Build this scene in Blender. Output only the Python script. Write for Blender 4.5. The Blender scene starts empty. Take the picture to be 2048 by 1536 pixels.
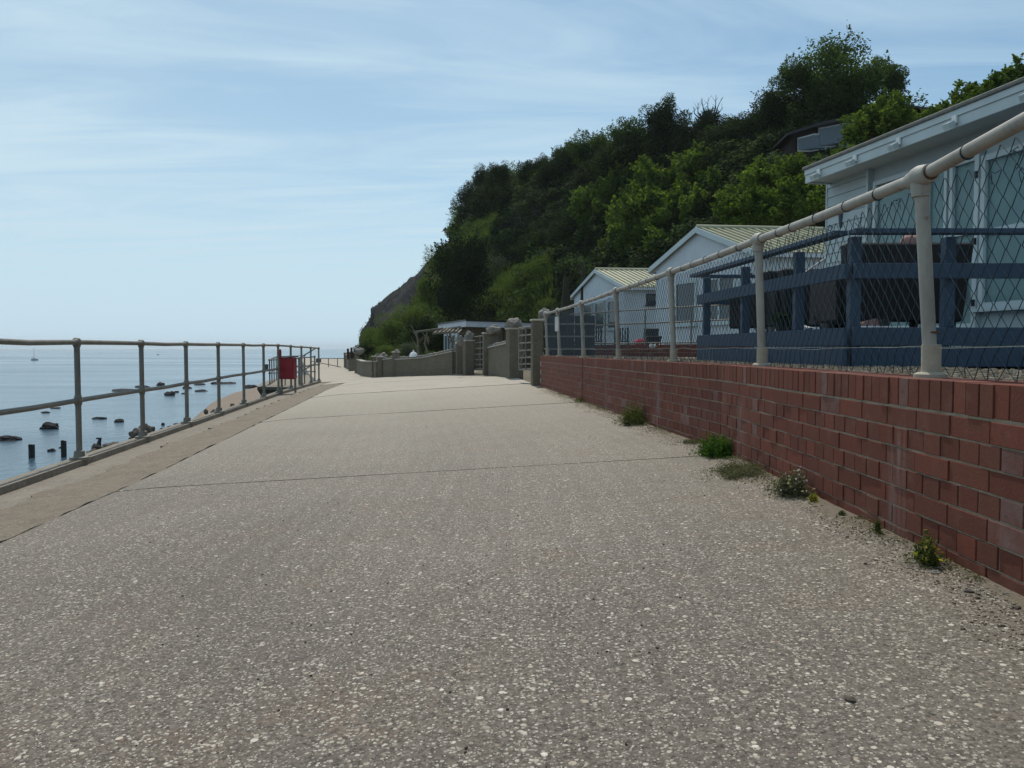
import bpy, math, random
import numpy as np
from mathutils import Vector, Matrix, noise
R = math.radians
PI = math.pi
rng = random.Random(7)
nr = np.random.RandomState(11)
sc = bpy.context.scene
COL = sc.collection

# ------------------------------------------------------------------ camera, sky, sun, exposure
FPX, HOR = 1600.0, 697.0                 # focal length and horizon row, in pixels of the 2048x1536 photograph
PITCH = math.atan((768 - HOR) / FPX)
cam = bpy.data.cameras.new('camera')
cam.sensor_fit = 'HORIZONTAL'; cam.sensor_width = 36.0
cam.lens = 36.0 * FPX / 2048
cam.clip_start = 0.05; cam.clip_end = 40000
camo = bpy.data.objects.new('camera', cam); COL.objects.link(camo)
camo.location = (0, 0, 0); camo.rotation_euler = (PI / 2 - PITCH, 0, 0)
sc.camera = camo

SUN_AZ, SUN_EL = R(-6.8), R(57)          # azimuth from straight ahead (+Y), towards +X
world = bpy.data.worlds.new('World'); sc.world = world; world.use_nodes = True
wn = world.node_tree.nodes; wl = world.node_tree.links; wn.clear()
wo = wn.new('ShaderNodeOutputWorld'); bg = wn.new('ShaderNodeBackground')
bg.inputs['Strength'].default_value = 0.12
sky = wn.new('ShaderNodeTexSky'); sky.sky_type = 'NISHITA'; sky.sun_disc = False
sky.sun_elevation = SUN_EL; sky.sun_rotation = SUN_AZ
sky.air_density = 1.0; sky.dust_density = 0.4; sky.ozone_density = 1.3; sky.altitude = 0
# thin high cloud veil, laid out on a plane above the place
tc = wn.new('ShaderNodeTexCoord'); sep = wn.new('ShaderNodeSeparateXYZ')
wl.new(tc.outputs['Generated'], sep.inputs[0])
def wmath(op, a, b=None, clamp=False):
    n = wn.new('ShaderNodeMath'); n.operation = op; n.use_clamp = clamp
    for i, v in enumerate((a, b)):
        if v is None: continue
        if isinstance(v, (int, float)): n.inputs[i].default_value = v
        else: wl.new(v, n.inputs[i])
    return n.outputs[0]
zc = wmath('ADD', wmath('MAXIMUM', sep.outputs[2], 0.0), 0.09)
comb = wn.new('ShaderNodeCombineXYZ')
wl.new(wmath('DIVIDE', sep.outputs[0], zc), comb.inputs[0])
wl.new(wmath('DIVIDE', sep.outputs[1], zc), comb.inputs[1])
mp = wn.new('ShaderNodeMapping'); mp.inputs['Rotation'].default_value = (0, 0, R(28)); mp.inputs['Scale'].default_value = (0.7, 2.4, 1)
mp.inputs['Location'].default_value = (3.3, 1.2, 0)
wl.new(comb.outputs[0], mp.inputs[0])
n1 = wn.new('ShaderNodeTexNoise'); n1.inputs['Scale'].default_value = 0.9; n1.inputs['Detail'].default_value = 8; n1.inputs['Roughness'].default_value = 0.58; n1.inputs['Distortion'].default_value = 1.6
wl.new(mp.outputs[0], n1.inputs[0])
n2 = wn.new('ShaderNodeTexNoise'); n2.inputs['Scale'].default_value = 0.35; n2.inputs['Detail'].default_value = 3
wl.new(comb.outputs[0], n2.inputs[0])
ra = wn.new('ShaderNodeValToRGB'); ra.color_ramp.elements[0].position = 0.34; ra.color_ramp.elements[1].position = 0.68
ra.color_ramp.interpolation = 'EASE'
wl.new(wmath('ADD', wmath('MULTIPLY', n1.outputs[0], 0.65), wmath('MULTIPLY', n2.outputs[0], 0.35)), ra.inputs[0])
veil = wn.new('ShaderNodeMix'); veil.data_type = 'RGBA'
veil.inputs[7].default_value = (6.6, 8.6, 9.9, 1)
wl.new(sky.outputs[0], veil.inputs[6])
tint = wn.new('ShaderNodeMix'); tint.data_type = 'RGBA'; tint.blend_type = 'MULTIPLY'; tint.inputs[0].default_value = 1
tint.inputs[7].default_value = (.86, 1.10, 1.12, 1); wl.new(sky.outputs[0], tint.inputs[6]); wl.new(tint.outputs[2], veil.inputs[6])
# the veil is denser towards the sea (left) and thins out inland (right)
side = wmath('ADD', wmath('MULTIPLY', sep.outputs[0], -1.0), 0.5, True)
low = wmath('POWER', wmath('SUBTRACT', 1.0, wmath('MULTIPLY', wmath('MAXIMUM', sep.outputs[2], 0.0), 2.6), True), 2.0)
wl.new(wmath('ADD', wmath('ADD', wmath('ADD', wmath('MULTIPLY', ra.outputs[0], 0.50), 0.07), wmath('MULTIPLY', side, 0.42)), wmath('MULTIPLY', low, 0.62), True), veil.inputs[0])
wl.new(veil.outputs[2], bg.inputs[0]); wl.new(bg.outputs[0], wo.inputs[0])

sun = bpy.data.lights.new('sun', 'SUN'); sun.energy = 4.7; sun.angle = R(0.6); sun.color = (1.0, 0.94, 0.84)
suno = bpy.data.objects.new('sun', sun); COL.objects.link(suno)
sdir = Vector((math.sin(SUN_AZ) * math.cos(SUN_EL), math.cos(SUN_AZ) * math.cos(SUN_EL), math.sin(SUN_EL)))
suno.rotation_euler = sdir.to_track_quat('Z', 'Y').to_euler(); suno.location = (0, 0, 30)
vs = sc.view_settings
vs.view_transform = 'Standard'; vs.look = 'None'; vs.gamma = 1.0; vs.use_curve_mapping = False; vs.exposure = -0.45
sc.render.engine = 'CYCLES'
sc.cycles.max_bounces = 6; sc.cycles.diffuse_bounces = 3; sc.cycles.glossy_bounces = 3; sc.cycles.transmission_bounces = 4
sc.cycles.transparent_max_bounces = 12; sc.cycles.use_denoising = True

# ------------------------------------------------------------------ places
CP, SP = math.cos(PITCH), math.sin(PITCH)
def ray(px, py):
    u, v = px - 1024.0, py - 768.0
    d = Vector((u, FPX * CP - v * SP, -FPX * SP - v * CP))
    return d / d.y
def P(px, py, Y): return ray(px, py) * Y
def PZ(px, py, z):
    d = ray(px, py); return d * (z / d.z)
def sstep(a, b, x):
    t = min(1, max(0, (x - a) / (b - a))); return t * t * (3 - 2 * t)
def rise(Y):
    pts = [(-50, 0), (6, 0), (11, .04), (15, .075), (19, .11), (27, .10), (200, .08)]
    for (a, fa), (b, fb) in zip(pts, pts[1:]):
        if Y <= b: return fa + (fb - fa) * max(0, Y - a) / (b - a)
    return .08
def g(X, Y): return -0.80 + 0.0585 * min(2, max(-12, X)) + rise(Y) - .05 * sstep(0, 1, (-X - 2.3 - .10 * max(0, Y - 6)) / 1.2)
def G(px, py):
    d = ray(px, py); lo, hi = 0.5, 300.0
    for _ in range(60):
        m = (lo + hi) / 2; p = d * m
        if p.z > g(p.x, p.y): lo = m
        else: hi = m
    return d * lo
Z_SEA = -4.4

# ------------------------------------------------------------------ helpers
def tag(o, label=None, cat=None, group=None, kind=None):
    if label: o['label'] = label
    if cat: o['category'] = cat
    if group: o['group'] = group
    if kind: o['kind'] = kind
    return o
def empty(name, loc=(0, 0, 0), rz=0, label=None, cat=None, group=None):
    o = bpy.data.objects.new(name, None); COL.objects.link(o)
    o.location = loc; o.rotation_euler = (0, 0, rz); o.empty_display_size = .2
    return tag(o, label, cat, group)
def link(name, me, parent=None, loc=None, rot=None):
    o = bpy.data.objects.new(name, me); COL.objects.link(o)
    if parent: o.parent = parent
    if loc is not None: o.location = loc
    if rot is not None: o.rotation_euler = rot
    return o
class MB:
    def __init__(s): s.v = []; s.f = []; s.smooth = False
    def add(s, vs, fs):
        b = len(s.v); s.v += [tuple(x) for x in vs]; s.f += [tuple(i + b for i in f) for f in fs]; return s
    def box(s, x0, x1, y0, y1, z0, z1, M=None, jit=0):
        vs = [Vector((x, y, z)) for z in (z0, z1) for y in (y0, y1) for x in (x0, x1)]
        if jit: vs = [v + Vector((rng.uniform(-jit, jit), rng.uniform(-jit, jit), rng.uniform(-jit, jit))) for v in vs]
        if M: vs = [M @ v for v in vs]
        return s.add(vs, [(0, 2, 3, 1), (4, 5, 7, 6), (0, 1, 5, 4), (2, 6, 7, 3), (0, 4, 6, 2), (1, 3, 7, 5)])
    def bar(s, a, b, w, h=None, up=(0, 0, 1)):
        a = Vector(a); b = Vector(b); h = h or w
        d = (b - a).normalized(); upv = Vector(up)
        if abs(d.dot(upv)) > .99: upv = Vector((0, 1, 0))
        x = d.cross(upv).normalized(); y = x.cross(d)
        vs = [p + x * sx * w / 2 + y * sy * h / 2 for p in (a, b) for sx, sy in ((-1, -1), (1, -1), (1, 1), (-1, 1))]
        return s.add(vs, [(3, 2, 1, 0), (4, 5, 6, 7), (0, 1, 5, 4), (1, 2, 6, 5), (2, 3, 7, 6), (3, 0, 4, 7)])
    def tube(s, pts, r, n=10, cap=True):
        pts = [Vector(p) for p in pts]; m = len(pts)
        rs = r if isinstance(r, (list, tuple)) else [r] * m
        d0 = (pts[1] - pts[0]).normalized(); u = d0.orthogonal().normalized()
        vs = []; fs = []
        for i, p in enumerate(pts):
            d = (pts[min(i + 1, m - 1)] - pts[max(i - 1, 0)]).normalized()
            u = (u - d * u.dot(d)).normalized(); w = d.cross(u)
            vs += [p + (u * math.cos(2 * PI * k / n) + w * math.sin(2 * PI * k / n)) * rs[i] for k in range(n)]
        for i in range(m - 1):
            fs += [(i * n + k, i * n + (k + 1) % n, (i + 1) * n + (k + 1) % n, (i + 1) * n + k) for k in range(n)]
        if cap: fs += [tuple(range(n))[::-1], tuple((m - 1) * n + k for k in range(n))]
        return s.add(vs, fs)
    def lathe(s, prof, n=16, c=(0, 0, 0), M=None):
        c = Vector(c); vs = []; fs = []
        for r, z in prof: vs += [Vector((r * math.cos(2 * PI * k / n), r * math.sin(2 * PI * k / n), z)) for k in range(n)]
        for i in range(len(prof) - 1):
            fs += [(i * n + k, i * n + (k + 1) % n, (i + 1) * n + (k + 1) % n, (i + 1) * n + k) for k in range(n)]
        fs += [tuple(range(n))[::-1], tuple((len(prof) - 1) * n + k for k in range(n))]
        vs = [(M @ v if M else v) + c for v in vs]
        return s.add(vs, fs)
    def prism(s, poly, z0, z1, M=None):
        n = len(poly)
        vs = [Vector((x, y, z)) for z in (z0, z1) for x, y in poly]
        if M: vs = [M @ v for v in vs]
        return s.add(vs, [tuple(range(n))[::-1], tuple(range(n, 2 * n))] + [(i, (i + 1) % n, n + (i + 1) % n, n + i) for i in range(n)])
    def mesh(s, name, m, smooth=False, bev=0):
        me = bpy.data.meshes.new(name); me.from_pydata(s.v, [], s.f)
        if bev:
            import bmesh
            bm = bmesh.new(); bm.from_mesh(me)
            bmesh.ops.bevel(bm, geom=bm.edges[:], offset=bev, segments=1, affect='EDGES', clamp_overlap=True)
            bm.to_mesh(me); bm.free()
        me.materials.append(m)
        if smooth:
            me.polygons.foreach_set('use_smooth', [True] * len(me.polygons))
            try: me.set_sharp_from_angle(angle=R(smooth if smooth is not True else 45))
            except Exception: pass
        me.update(); return me
    def build(s, name, m, parent=None, smooth=False, bev=0, loc=None, rot=None):
        return link(name, s.mesh(name, m, smooth, bev), parent, loc, rot)
def npmesh(name, V, F, m, attr=None, smooth=False):
    """V (n,3) float, F (m,k) int faces all of k corners; attr (m,) per-face value stored as 'v'."""
    me = bpy.data.meshes.new(name); n, k = F.shape
    me.vertices.add(len(V)); me.vertices.foreach_set('co', np.asarray(V, np.float32).ravel())
    me.loops.add(n * k); me.loops.foreach_set('vertex_index', F.astype(np.int32).ravel())
    me.polygons.add(n); me.polygons.foreach_set('loop_start', np.arange(0, n * k, k, dtype=np.int32))
    try: me.polygons.foreach_set('loop_total', np.full(n, k, np.int32))
    except Exception: pass
    me.polygons.foreach_set('use_smooth', np.full(n, bool(smooth)))
    if attr is not None:
        a = me.attributes.new('v', 'FLOAT', 'FACE'); a.data.foreach_set('value', np.asarray(attr, np.float32))
    me.update(calc_edges=True); me.materials.append(m); return me

# ------------------------------------------------------------------ materials
class NT:
    def __init__(s, name):
        s.m = bpy.data.materials.new(name); s.m.use_nodes = True; s.t = s.m.node_tree; s.t.nodes.clear()
        s.out = s.t.nodes.new('ShaderNodeOutputMaterial')
    def n(s, typ, **kw):
        nd = s.t.nodes.new('ShaderNode' + typ)
        for k, v in kw.items(): setattr(nd, k, v)
        return nd
    def set(s, inp, v):
        if v is None: return
        if hasattr(v, 'is_output') or hasattr(v, 'links'): s.t.links.new(v, inp)
        elif isinstance(v, (tuple, list)) and len(v) == 3 and inp.type == 'RGBA': inp.default_value = (*v, 1)
        else: inp.default_value = v
    def coord(s, scale=1.0, obj=False, sc3=None):
        if obj:
            c = s.n('TexCoord').outputs['Object']
        else: c = s.n('NewGeometry').outputs['Position']
        mp = s.n('Mapping'); s.t.links.new(c, mp.inputs[0]); mp.inputs['Scale'].default_value = sc3 or (scale,) * 3
        return mp.outputs[0]
    def noise(s, co, scale, detail=4, rough=.55, dist=0):
        nd = s.n('TexNoise'); s.t.links.new(co, nd.inputs['Vector'])
        nd.inputs['Scale'].default_value = scale; nd.inputs['Detail'].default_value = detail; nd.inputs['Roughness'].default_value = rough; nd.inputs['Distortion'].default_value = dist
        return nd.outputs[0]
    def vor(s, co, scale, feature='F1', rnd=1):
        nd = s.n('TexVoronoi', feature=feature); s.t.links.new(co, nd.inputs['Vector']); nd.inputs['Scale'].default_value = scale
        nd.inputs['Randomness'].default_value = rnd; return nd
    def math(s, op, a, b=None, clamp=False):
        nd = s.n('Math', operation=op, use_clamp=clamp); s.set(nd.inputs[0], a); s.set(nd.inputs[1], b); return nd.outputs[0]
    def ramp(s, f, stops, interp='LINEAR'):
        nd = s.n('ValToRGB'); cr = nd.color_ramp; cr.interpolation = interp
        while len(cr.elements) < len(stops): cr.elements.new(0.5)
        for e, (p, c) in zip(cr.elements, stops):
            e.position = p; e.color = (*c, 1) if isinstance(c, (tuple, list)) else (c, c, c, 1)
        s.t.links.new(f, nd.inputs[0]); return nd.outputs[0]
    def mix(s, f, a, b, mode='MIX'):
        nd = s.n('Mix', data_type='RGBA', blend_type=mode); s.set(nd.inputs[0], f); s.set(nd.inputs[6], a); s.set(nd.inputs[7], b); return nd.outputs[2]
    def attr(s, name='v'):
        nd = s.n('Attribute', attribute_name=name, attribute_type='GEOMETRY'); return nd.outputs['Fac']
    def orand(s): return s.n('ObjectInfo').outputs['Random']
    def bump(s, h, strength=.3, dist=.01, nrm=None):
        nd = s.n('Bump'); nd.inputs['Strength'].default_value = strength; nd.inputs['Distance'].default_value = dist
        s.t.links.new(h, nd.inputs['Height'])
        if nrm: s.t.links.new(nrm, nd.inputs['Normal'])
        return nd.outputs[0]
    def bsdf(s, col, rough=.8, metal=0, spec=.3, nrm=None, **kw):
        b = s.n('BsdfPrincipled'); s.set(b.inputs['Base Color'], col); s.set(b.inputs['Roughness'], rough); s.set(b.inputs['Metallic'], metal)
        s.set(b.inputs['Specular IOR Level'], spec)
        if nrm: s.t.links.new(nrm, b.inputs['Normal'])
        for k, v in kw.items(): s.set(b.inputs[k], v)
        s.t.links.new(b.outputs[0], s.out.inputs[0]); return s.m
def _noop(): pass
def simple(name, a, b=None, rough=.7, sc=6, bump=.15, metal=0, spec=.3, obj=False, dist=.01):
    t = NT(name); co = t.coord(obj=obj); f = t.noise(co, sc, 6, .65)
    b = b or tuple(x * .75 for x in a)
    col = t.mix(t.ramp(f, [(.35, 0), (.7, 1)]), a, b)
    return t.bsdf(col, rough, metal, spec, t.bump(t.noise(co, sc * 6, 5), bump, dist))
M = {}
# exposed-aggregate concrete of the promenade
def aggregate(name, base_a, base_b, far):
    t = NT(name); co = t.coord()
    big = t.noise(co, .55, 5, .6); mid = t.noise(co, 3.5, 5, .6); fine = t.noise(co, 75, 6, .75)
    v1 = t.vor(co, 75); v2 = t.vor(co, 42); v3 = t.vor(co, 125)
    col = t.mix(t.ramp(big, [(.38, 0), (.62, 1)]), base_a, base_b)
    col = t.mix(t.ramp(mid, [(.35, 0), (.75, .35)]), col, (.23, .19, .155))
    rust = t.ramp(t.noise(co, 2.1, 4, .6), [(.52, 0), (.70, .6)])
    col = t.mix(rust, col, (.21, .145, .105))
    col = t.mix(t.ramp(fine, [(.34, .9), (.60, 0)]), col, (.025, .021, .018), 'MIX')
    # small stones: cell colour decides which cells are pale stones
    def stones(v, thr, c1, c2, r, prev):
        sp = t.n('SeparateColor'); t.t.links.new(v.outputs['Color'], sp.inputs[0])
        on = t.math('GREATER_THAN', sp.outputs[0], thr)
        inn = t.math('LESS_THAN', v.outputs['Distance'], t.math('ADD', t.math('MULTIPLY', sp.outputs[1], r * .6), r * .4))
        m_ = t.math('MULTIPLY', on, inn)
        c = t.mix(sp.outputs[2], c1, c2)
        return t.mix(m_, prev, c), m_
    col, m3 = stones(v3, .55, (.42, .38, .32), (.05, .043, .036), .62, col)
    col, m1 = stones(v1, .70, (.52, .47, .40), (.24, .19, .15), .42, col)
    col, m2 = stones(v2, .86, (.60, .55, .47), (.36, .29, .22), .36, col)
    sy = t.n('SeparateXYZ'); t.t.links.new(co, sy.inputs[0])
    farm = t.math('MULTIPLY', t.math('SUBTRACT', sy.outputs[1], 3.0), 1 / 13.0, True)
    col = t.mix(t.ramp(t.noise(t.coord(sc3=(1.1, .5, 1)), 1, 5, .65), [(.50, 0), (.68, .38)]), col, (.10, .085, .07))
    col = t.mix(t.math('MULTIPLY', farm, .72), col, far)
    # sandy dust towards the brick wall
    dx = t.math('SUBTRACT', sy.outputs[0], t.math('SUBTRACT', 1.15, t.math('MULTIPLY', t.math('MAXIMUM', t.math('SUBTRACT', sy.outputs[1], 5.6), 0), .104)))
    dust = t.math('MULTIPLY', t.math('MULTIPLY', dx, 1.6, True), t.ramp(t.noise(co, 5, 5, .65), [(.42, 0), (.68, .65)]))
    col = t.mix(dust, col, (.25, .20, .145))
    h = t.math('ADD', t.math('ADD', t.math('MULTIPLY', m2, 1.0), t.math('MULTIPLY', m1, .6)), t.math('MULTIPLY', fine, .8))
    return t.bsdf(col, .82, 0, .25, t.bump(h, 1.0, .006))
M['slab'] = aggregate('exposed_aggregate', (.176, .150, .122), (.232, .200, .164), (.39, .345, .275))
def rough_conc(name, a, b, c, sc=4):
    t = NT(name); co = t.coord()
    col = t.mix(t.ramp(t.noise(co, sc, 7, .7), [(.3, 0), (.7, 1)]), a, b)
    col = t.mix(t.ramp(t.noise(co, sc * 5, 6, .7), [(.5, 0), (.75, .7)]), col, c)
    v = t.vor(co, 90); sp = t.n('SeparateColor'); t.t.links.new(v.outputs['Color'], sp.inputs[0])
    col = t.mix(t.math('MULTIPLY', t.math('GREATER_THAN', sp.outputs[0], .85), t.math('LESS_THAN', v.outputs['Distance'], .3)), col, (.5, .44, .36))
    return t.bsdf(col, .9, 0, .15, t.bump(t.noise(co, sc * 12, 8, .75), .8, .012))
M['strip'] = rough_conc('worn_brown_concrete', (.24, .198, .152), (.175, .143, .11), (.085, .066, .05), 7)
M['kerb'] = rough_conc('kerb_concrete', (.27, .235, .19), (.20, .172, .14), (.12, .10, .08), 3)
M['path'] = rough_conc('smooth_path_concrete', (.40, .355, .295), (.34, .30, .25), (.27, .24, .195), 1.2)
M['joint'] = simple('joint_dirt', (.02, .017, .014), (.035, .03, .022), .95, 8)
M['wallconc'] = rough_conc('rendered_block_wall', (.155, .134, .10), (.115, .10, .075), (.08, .07, .052), 1.6)
M['capconc'] = simple('wall_capping_concrete', (.42, .39, .33), (.30, .28, .24), .85, 7)
M['pebble'] = simple('beach_stone', (.20, .185, .16), (.12, .112, .10), .8, 5, .5)
M['rock'] = simple('wet_dark_rock', (.006, .006, .008), (.014, .013, .014), .85, 3, .8, dist=.05)
M['boulder'] = simple('brown_boulder', (.10, .08, .062), (.055, .047, .04), .8, 4, .7, dist=.03)
M['sand'] = simple('wet_brown_sand', (.20, .145, .10), (.15, .11, .08), .8, .8, .3)
# brick
def brick_mat():
    t = NT('red_brick'); co = t.coord()
    rv = t.math('FRACT', t.math('ADD', t.orand(), t.attr('v')))
    col = t.ramp(rv, [(0, (.118, .033, .019)), (.25, (.155, .039, .022)), (.5, (.130, .040, .025)), (.75, (.185, .047, .026)), (1, (.14, .048, .030))])
    col = t.mix(t.ramp(t.noise(co, 35, 6, .7), [(.4, 0), (.8, .5)]), col, (.085, .035, .026))
    col = t.mix(t.ramp(t.noise(co, 9, 5, .6), [(.55, 0), (.8, .45)]), col, (.27, .13, .095))
    # lime bloom: on a few whole bricks, and in streaks that run down below each railing post
    bl = t.math('MULTIPLY', t.math('GREATER_THAN', t.math('FRACT', t.math('MULTIPLY', rv, 17.3)), .965), t.ramp(t.noise(co, 14, 4), [(.3, .05), (.7, .35)]))
    sy = t.n('SeparateXYZ'); t.t.links.new(co, sy.inputs[0])
    st = None
    for yc, w, top in ((3.02, .085, -.25), (5.12, .10, -.30), (7.15, .09, -.16), (9.2, .10, -.16)):
        d = t.math('ABSOLUTE', t.math('SUBTRACT', sy.outputs[1], yc))
        a = t.math('MULTIPLY', t.math('SUBTRACT', t.math('ADD', .6, t.math('MULTIPLY', t.noise(co, 4, 4), .9)), t.math('DIVIDE', d, w)), 2.0, True)
        a = t.math('MULTIPLY', a, t.math('MULTIPLY', t.math('SUBTRACT', top, sy.outputs[2]), 9.0, True))
        st = a if st is None else t.math('MAXIMUM', st, a)
    co2 = t.coord(sc3=(30, 30, 3)); st = t.math('MULTIPLY', st, t.ramp(t.noise(co2, 1, 5), [(.42, .0), (.70, .42)]))
    col = t.mix(t.math('MAXIMUM', bl, st), col, (.30, .265, .255))
    col = t.mix(t.ramp(t.noise(co, 55, 8, .8), [(.56, 0), (.66, .75)]), col, (.055, .022, .016))
    col = t.mix(t.ramp(t.noise(t.coord(sc3=(6, 6, 2)), 1, 6, .7), [(.55, 0), (.75, .5)]), col, (.10, .055, .04))
    return t.bsdf(col, .8, 0, .25, t.bump(t.noise(co, 90, 8, .8), .8, .005))
M['brick'] = brick_mat()
M['mortar'] = simple('mortar', (.36, .30, .225), (.22, .18, .13), .95, 20, .6)
# painted pipes
def pipe_mat(name, a, b, rust, amt=.62):
    t = NT(name); co = t.coord()
    col = t.mix(t.ramp(t.noise(co, 6, 6, .6), [(.3, 0), (.7, 1)]), a, b)
    r = t.ramp(t.noise(co, 16, 8, .75), [(amt, 0), (amt + .08, 1)])
    col = t.mix(r, col, rust)
    col = t.mix(t.ramp(t.noise(t.coord(sc3=(9, 9, 2.2)), 1, 7, .7), [(.48, 0), (.7, .6)]), col, tuple(x * .55 for x in b))
    col = t.mix(t.ramp(t.noise(co, 2.2, 4, .6), [(.5, 0), (.75, .35)]), col, (.22, .17, .11))
    return t.bsdf(col, .55, 0, .35, t.bump(t.noise(co, 45, 7, .7), .35, .005))
M['pipe'] = pipe_mat('cream_grey_pipe_paint', (.33, .315, .275), (.24, .23, .205), (.17, .10, .06), .60)
M['pipe_sea'] = pipe_mat('weathered_rail_paint', (.20, .185, .155), (.13, .12, .10), (.09, .06, .04), .58)
M['rust'] = simple('rust', (.13, .06, .03), (.07, .04, .025), .9, 20)
M['clay'] = simple('cement_collar', (.36, .32, .25), (.27, .235, .19), .85, 12, .4)
M['wire'] = simple('green_plastic_wire', (.014, .040, .052), (.012, .028, .040), .4, 30, .1)
M['steelwire'] = simple('bare_wire', (.45, .42, .36), (.30, .27, .22), .45, 30, .1, metal=.6)
M['bluewood'] = simple('navy_painted_timber', (.034, .062, .105), (.027, .050, .085), .6, 12, .3)
M['whitewood'] = simple('white_painted_cladding', (.40, .475, .49), (.335, .40, .415), .5, 3, .1)
M['upvc'] = simple('white_window_frame', (.46, .54, .55), (.385, .455, .465), .35, 2, .03)
M['render'] = simple('white_render', (.52, .58, .62), (.44, .50, .54), .85, 2, .2)
M['felt'] = simple('grey_roof_felt', (.22, .22, .20), (.14, .14, .125), .95, 14, .5)
M['roofmetal'] = simple('olive_roof_sheet', (.37, .36, .25), (.30, .295, .20), .6, 3, .1)
M['rattan'] = simple('dark_rattan', (.012, .011, .012), (.022, .02, .02), .6, 60, .5)
M['black'] = simple('black_metal', (.012, .012, .013), (.02, .02, .02), .4, 20, .1)
M['darkwood'] = simple('dark_stained_door', (.030, .032, .036), (.02, .022, .026), .7, 10, .3)
M['red'] = simple('red_plastic', (.24, .012, .018), (.19, .010, .015), .45, 6, .05)
M['redcloth'] = simple('red_cloth', (.40, .02, .05), (.30, .02, .04), .8, 20, .2)
M['pinkcloth'] = simple('pink_cloth', (.30, .17, .15), (.24, .14, .12), .85, 20, .3)
M['whiteplastic'] = simple('white_plastic', (.75, .75, .74), (.6, .6, .6), .4, 8, .05)
M['greybox'] = simple('blue_grey_box', (.05, .075, .10), (.04, .06, .08), .6, 8, .1)
M['wood'] = simple('wet_timber_pile', (.03, .028, .028), (.018, .018, .018), .7, 6, .6)
M['drift'] = simple('driftwood', (.20, .17, .13), (.12, .10, .08), .85, 10, .5)
M['fasciagrey'] = simple('pale_fascia', (.55, .58, .62), (.46, .49, .53), .5, 3, .1)
M['tanwall'] = simple('tan_boarded_wall', (.18, .145, .095), (.12, .10, .07), .85, 5, .4)
M['blueclad'] = simple('blue_grey_cladding', (.20, .27, .29), (.15, .21, .23), .7, 2, .2)
M['darkbrown'] = simple('dark_brown_timber', (.035, .025, .02), (.025, .018, .015), .8, 5, .3)
t = NT('window_glass'); M['glass'] = t.bsdf((.03, .045, .055), .05, 0, .6)
t = NT('clear_glass'); M['clearglass'] = t.bsdf((.75, .85, .85), .03, 0, .5, **{'Transmission Weight': 1.0, 'IOR': 1.15})
def curtain_mat():
    t = NT('curtain_cloth'); co = t.coord()
    return t.bsdf(t.mix(t.noise(co, 2, 3), (.34, .41, .42), (.27, .34, .35)), .9, 0, .1)
M['curtain'] = curtain_mat()
def gravel_mat(name, stops):
    t = NT(name); v = t.attr('v'); return t.bsdf(t.ramp(v, stops), .85, 0, .2)
M['gravel'] = gravel_mat('shingle_stones', [(0, (.22, .17, .115)), (.3, (.32, .26, .185)), (.6, (.16, .125, .09)), (.8, (.42, .37, .29)), (1, (.10, .085, .07))])
M['chips'] = gravel_mat('aggregate_chips', [(0, (.10, .085, .07)), (.18, (.20, .165, .13)), (.45, (.29, .25, .20)), (.72, (.40, .355, .29)), (.90, (.52, .47, .39)), (.96, (.60, .55, .47)), (1, (.26, .15, .10))])
M['debris'] = gravel_mat('dry_debris', [(0, (.05, .04, .03)), (.4, (.12, .09, .06)), (.75, (.22, .17, .12)), (1, (.45, .40, .32))])
def gravel_bed():
    t = NT('gravel_bed'); co = t.coord(); v = t.vor(co, 45); sp = t.n('SeparateColor'); t.t.links.new(v.outputs['Color'], sp.inputs[0])
    col = t.ramp(sp.outputs[0], [(0, (.20, .16, .11)), (.5, (.13, .10, .075)), (1, (.28, .235, .17))])
    return t.bsdf(col, .9, 0, .2, t.bump(v.outputs['Distance'], .8, .01))
M['gravelbed'] = gravel_bed()
def leaf_mat(name, stops, trans=.35, rough=.75):
    t = NT(name); col = t.ramp(t.attr('v'), stops)
    b = t.n('BsdfPrincipled'); t.set(b.inputs['Base Color'], col); b.inputs['Roughness'].default_value = rough; b.inputs['Specular IOR Level'].default_value = .06
    tr = t.n('BsdfTranslucent'); c2 = t.mix(1.0, col, (1.25, 1.35, .55), 'MULTIPLY'); t.set(tr.inputs[0], c2)
    mx = t.n('MixShader'); mx.inputs[0].default_value = trans
    t.t.links.new(b.outputs[0], mx.inputs[1]); t.t.links.new(tr.outputs[0], mx.inputs[2]); t.t.links.new(mx.outputs[0], t.out.inputs[0]); return t.m
M['leaf_dark'] = leaf_mat('dark_evergreen_leaves', [(0, (.014, .024, .008)), (.5, (.026, .044, .013)), (.85, (.048, .078, .022)), (1, (.09, .10, .03))], .22)
M['leaf_oak'] = leaf_mat('dark_broad_leaves', [(0, (.028, .046, .013)), (.5, (.048, .080, .020)), (.85, (.078, .122, .028)), (1, (.12, .15, .035))], .40)
M['leaf_syc'] = leaf_mat('sycamore_leaves', [(0, (.045, .075, .016)), (.5, (.095, .145, .028)), (.85, (.15, .205, .04)), (1, (.21, .23, .06))], .45)
M['leaf_ivy'] = leaf_mat('ivy_leaves', [(0, (.010, .018, .008)), (.6, (.020, .032, .012)), (1, (.05, .075, .022))], .15)
M['leaf_grey'] = leaf_mat('grey_green_leaves', [(0, (.05, .065, .045)), (.5, (.085, .105, .07)), (1, (.14, .16, .11))], .25)
M['leaf_grass'] = leaf_mat('long_grass', [(0, (.055, .085, .022)), (.5, (.095, .135, .035)), (1, (.16, .17, .06))], .4)
M['leaf_weed'] = leaf_mat('weed_leaves', [(0, (.045, .065, .02)), (.5, (.085, .105, .035)), (1, (.15, .13, .06))], .35)
M['leaf_bright'] = leaf_mat('bright_weed_leaves', [(0, (.03, .065, .014)), (.5, (.05, .11, .02)), (1, (.10, .17, .04))], .4)
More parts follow.
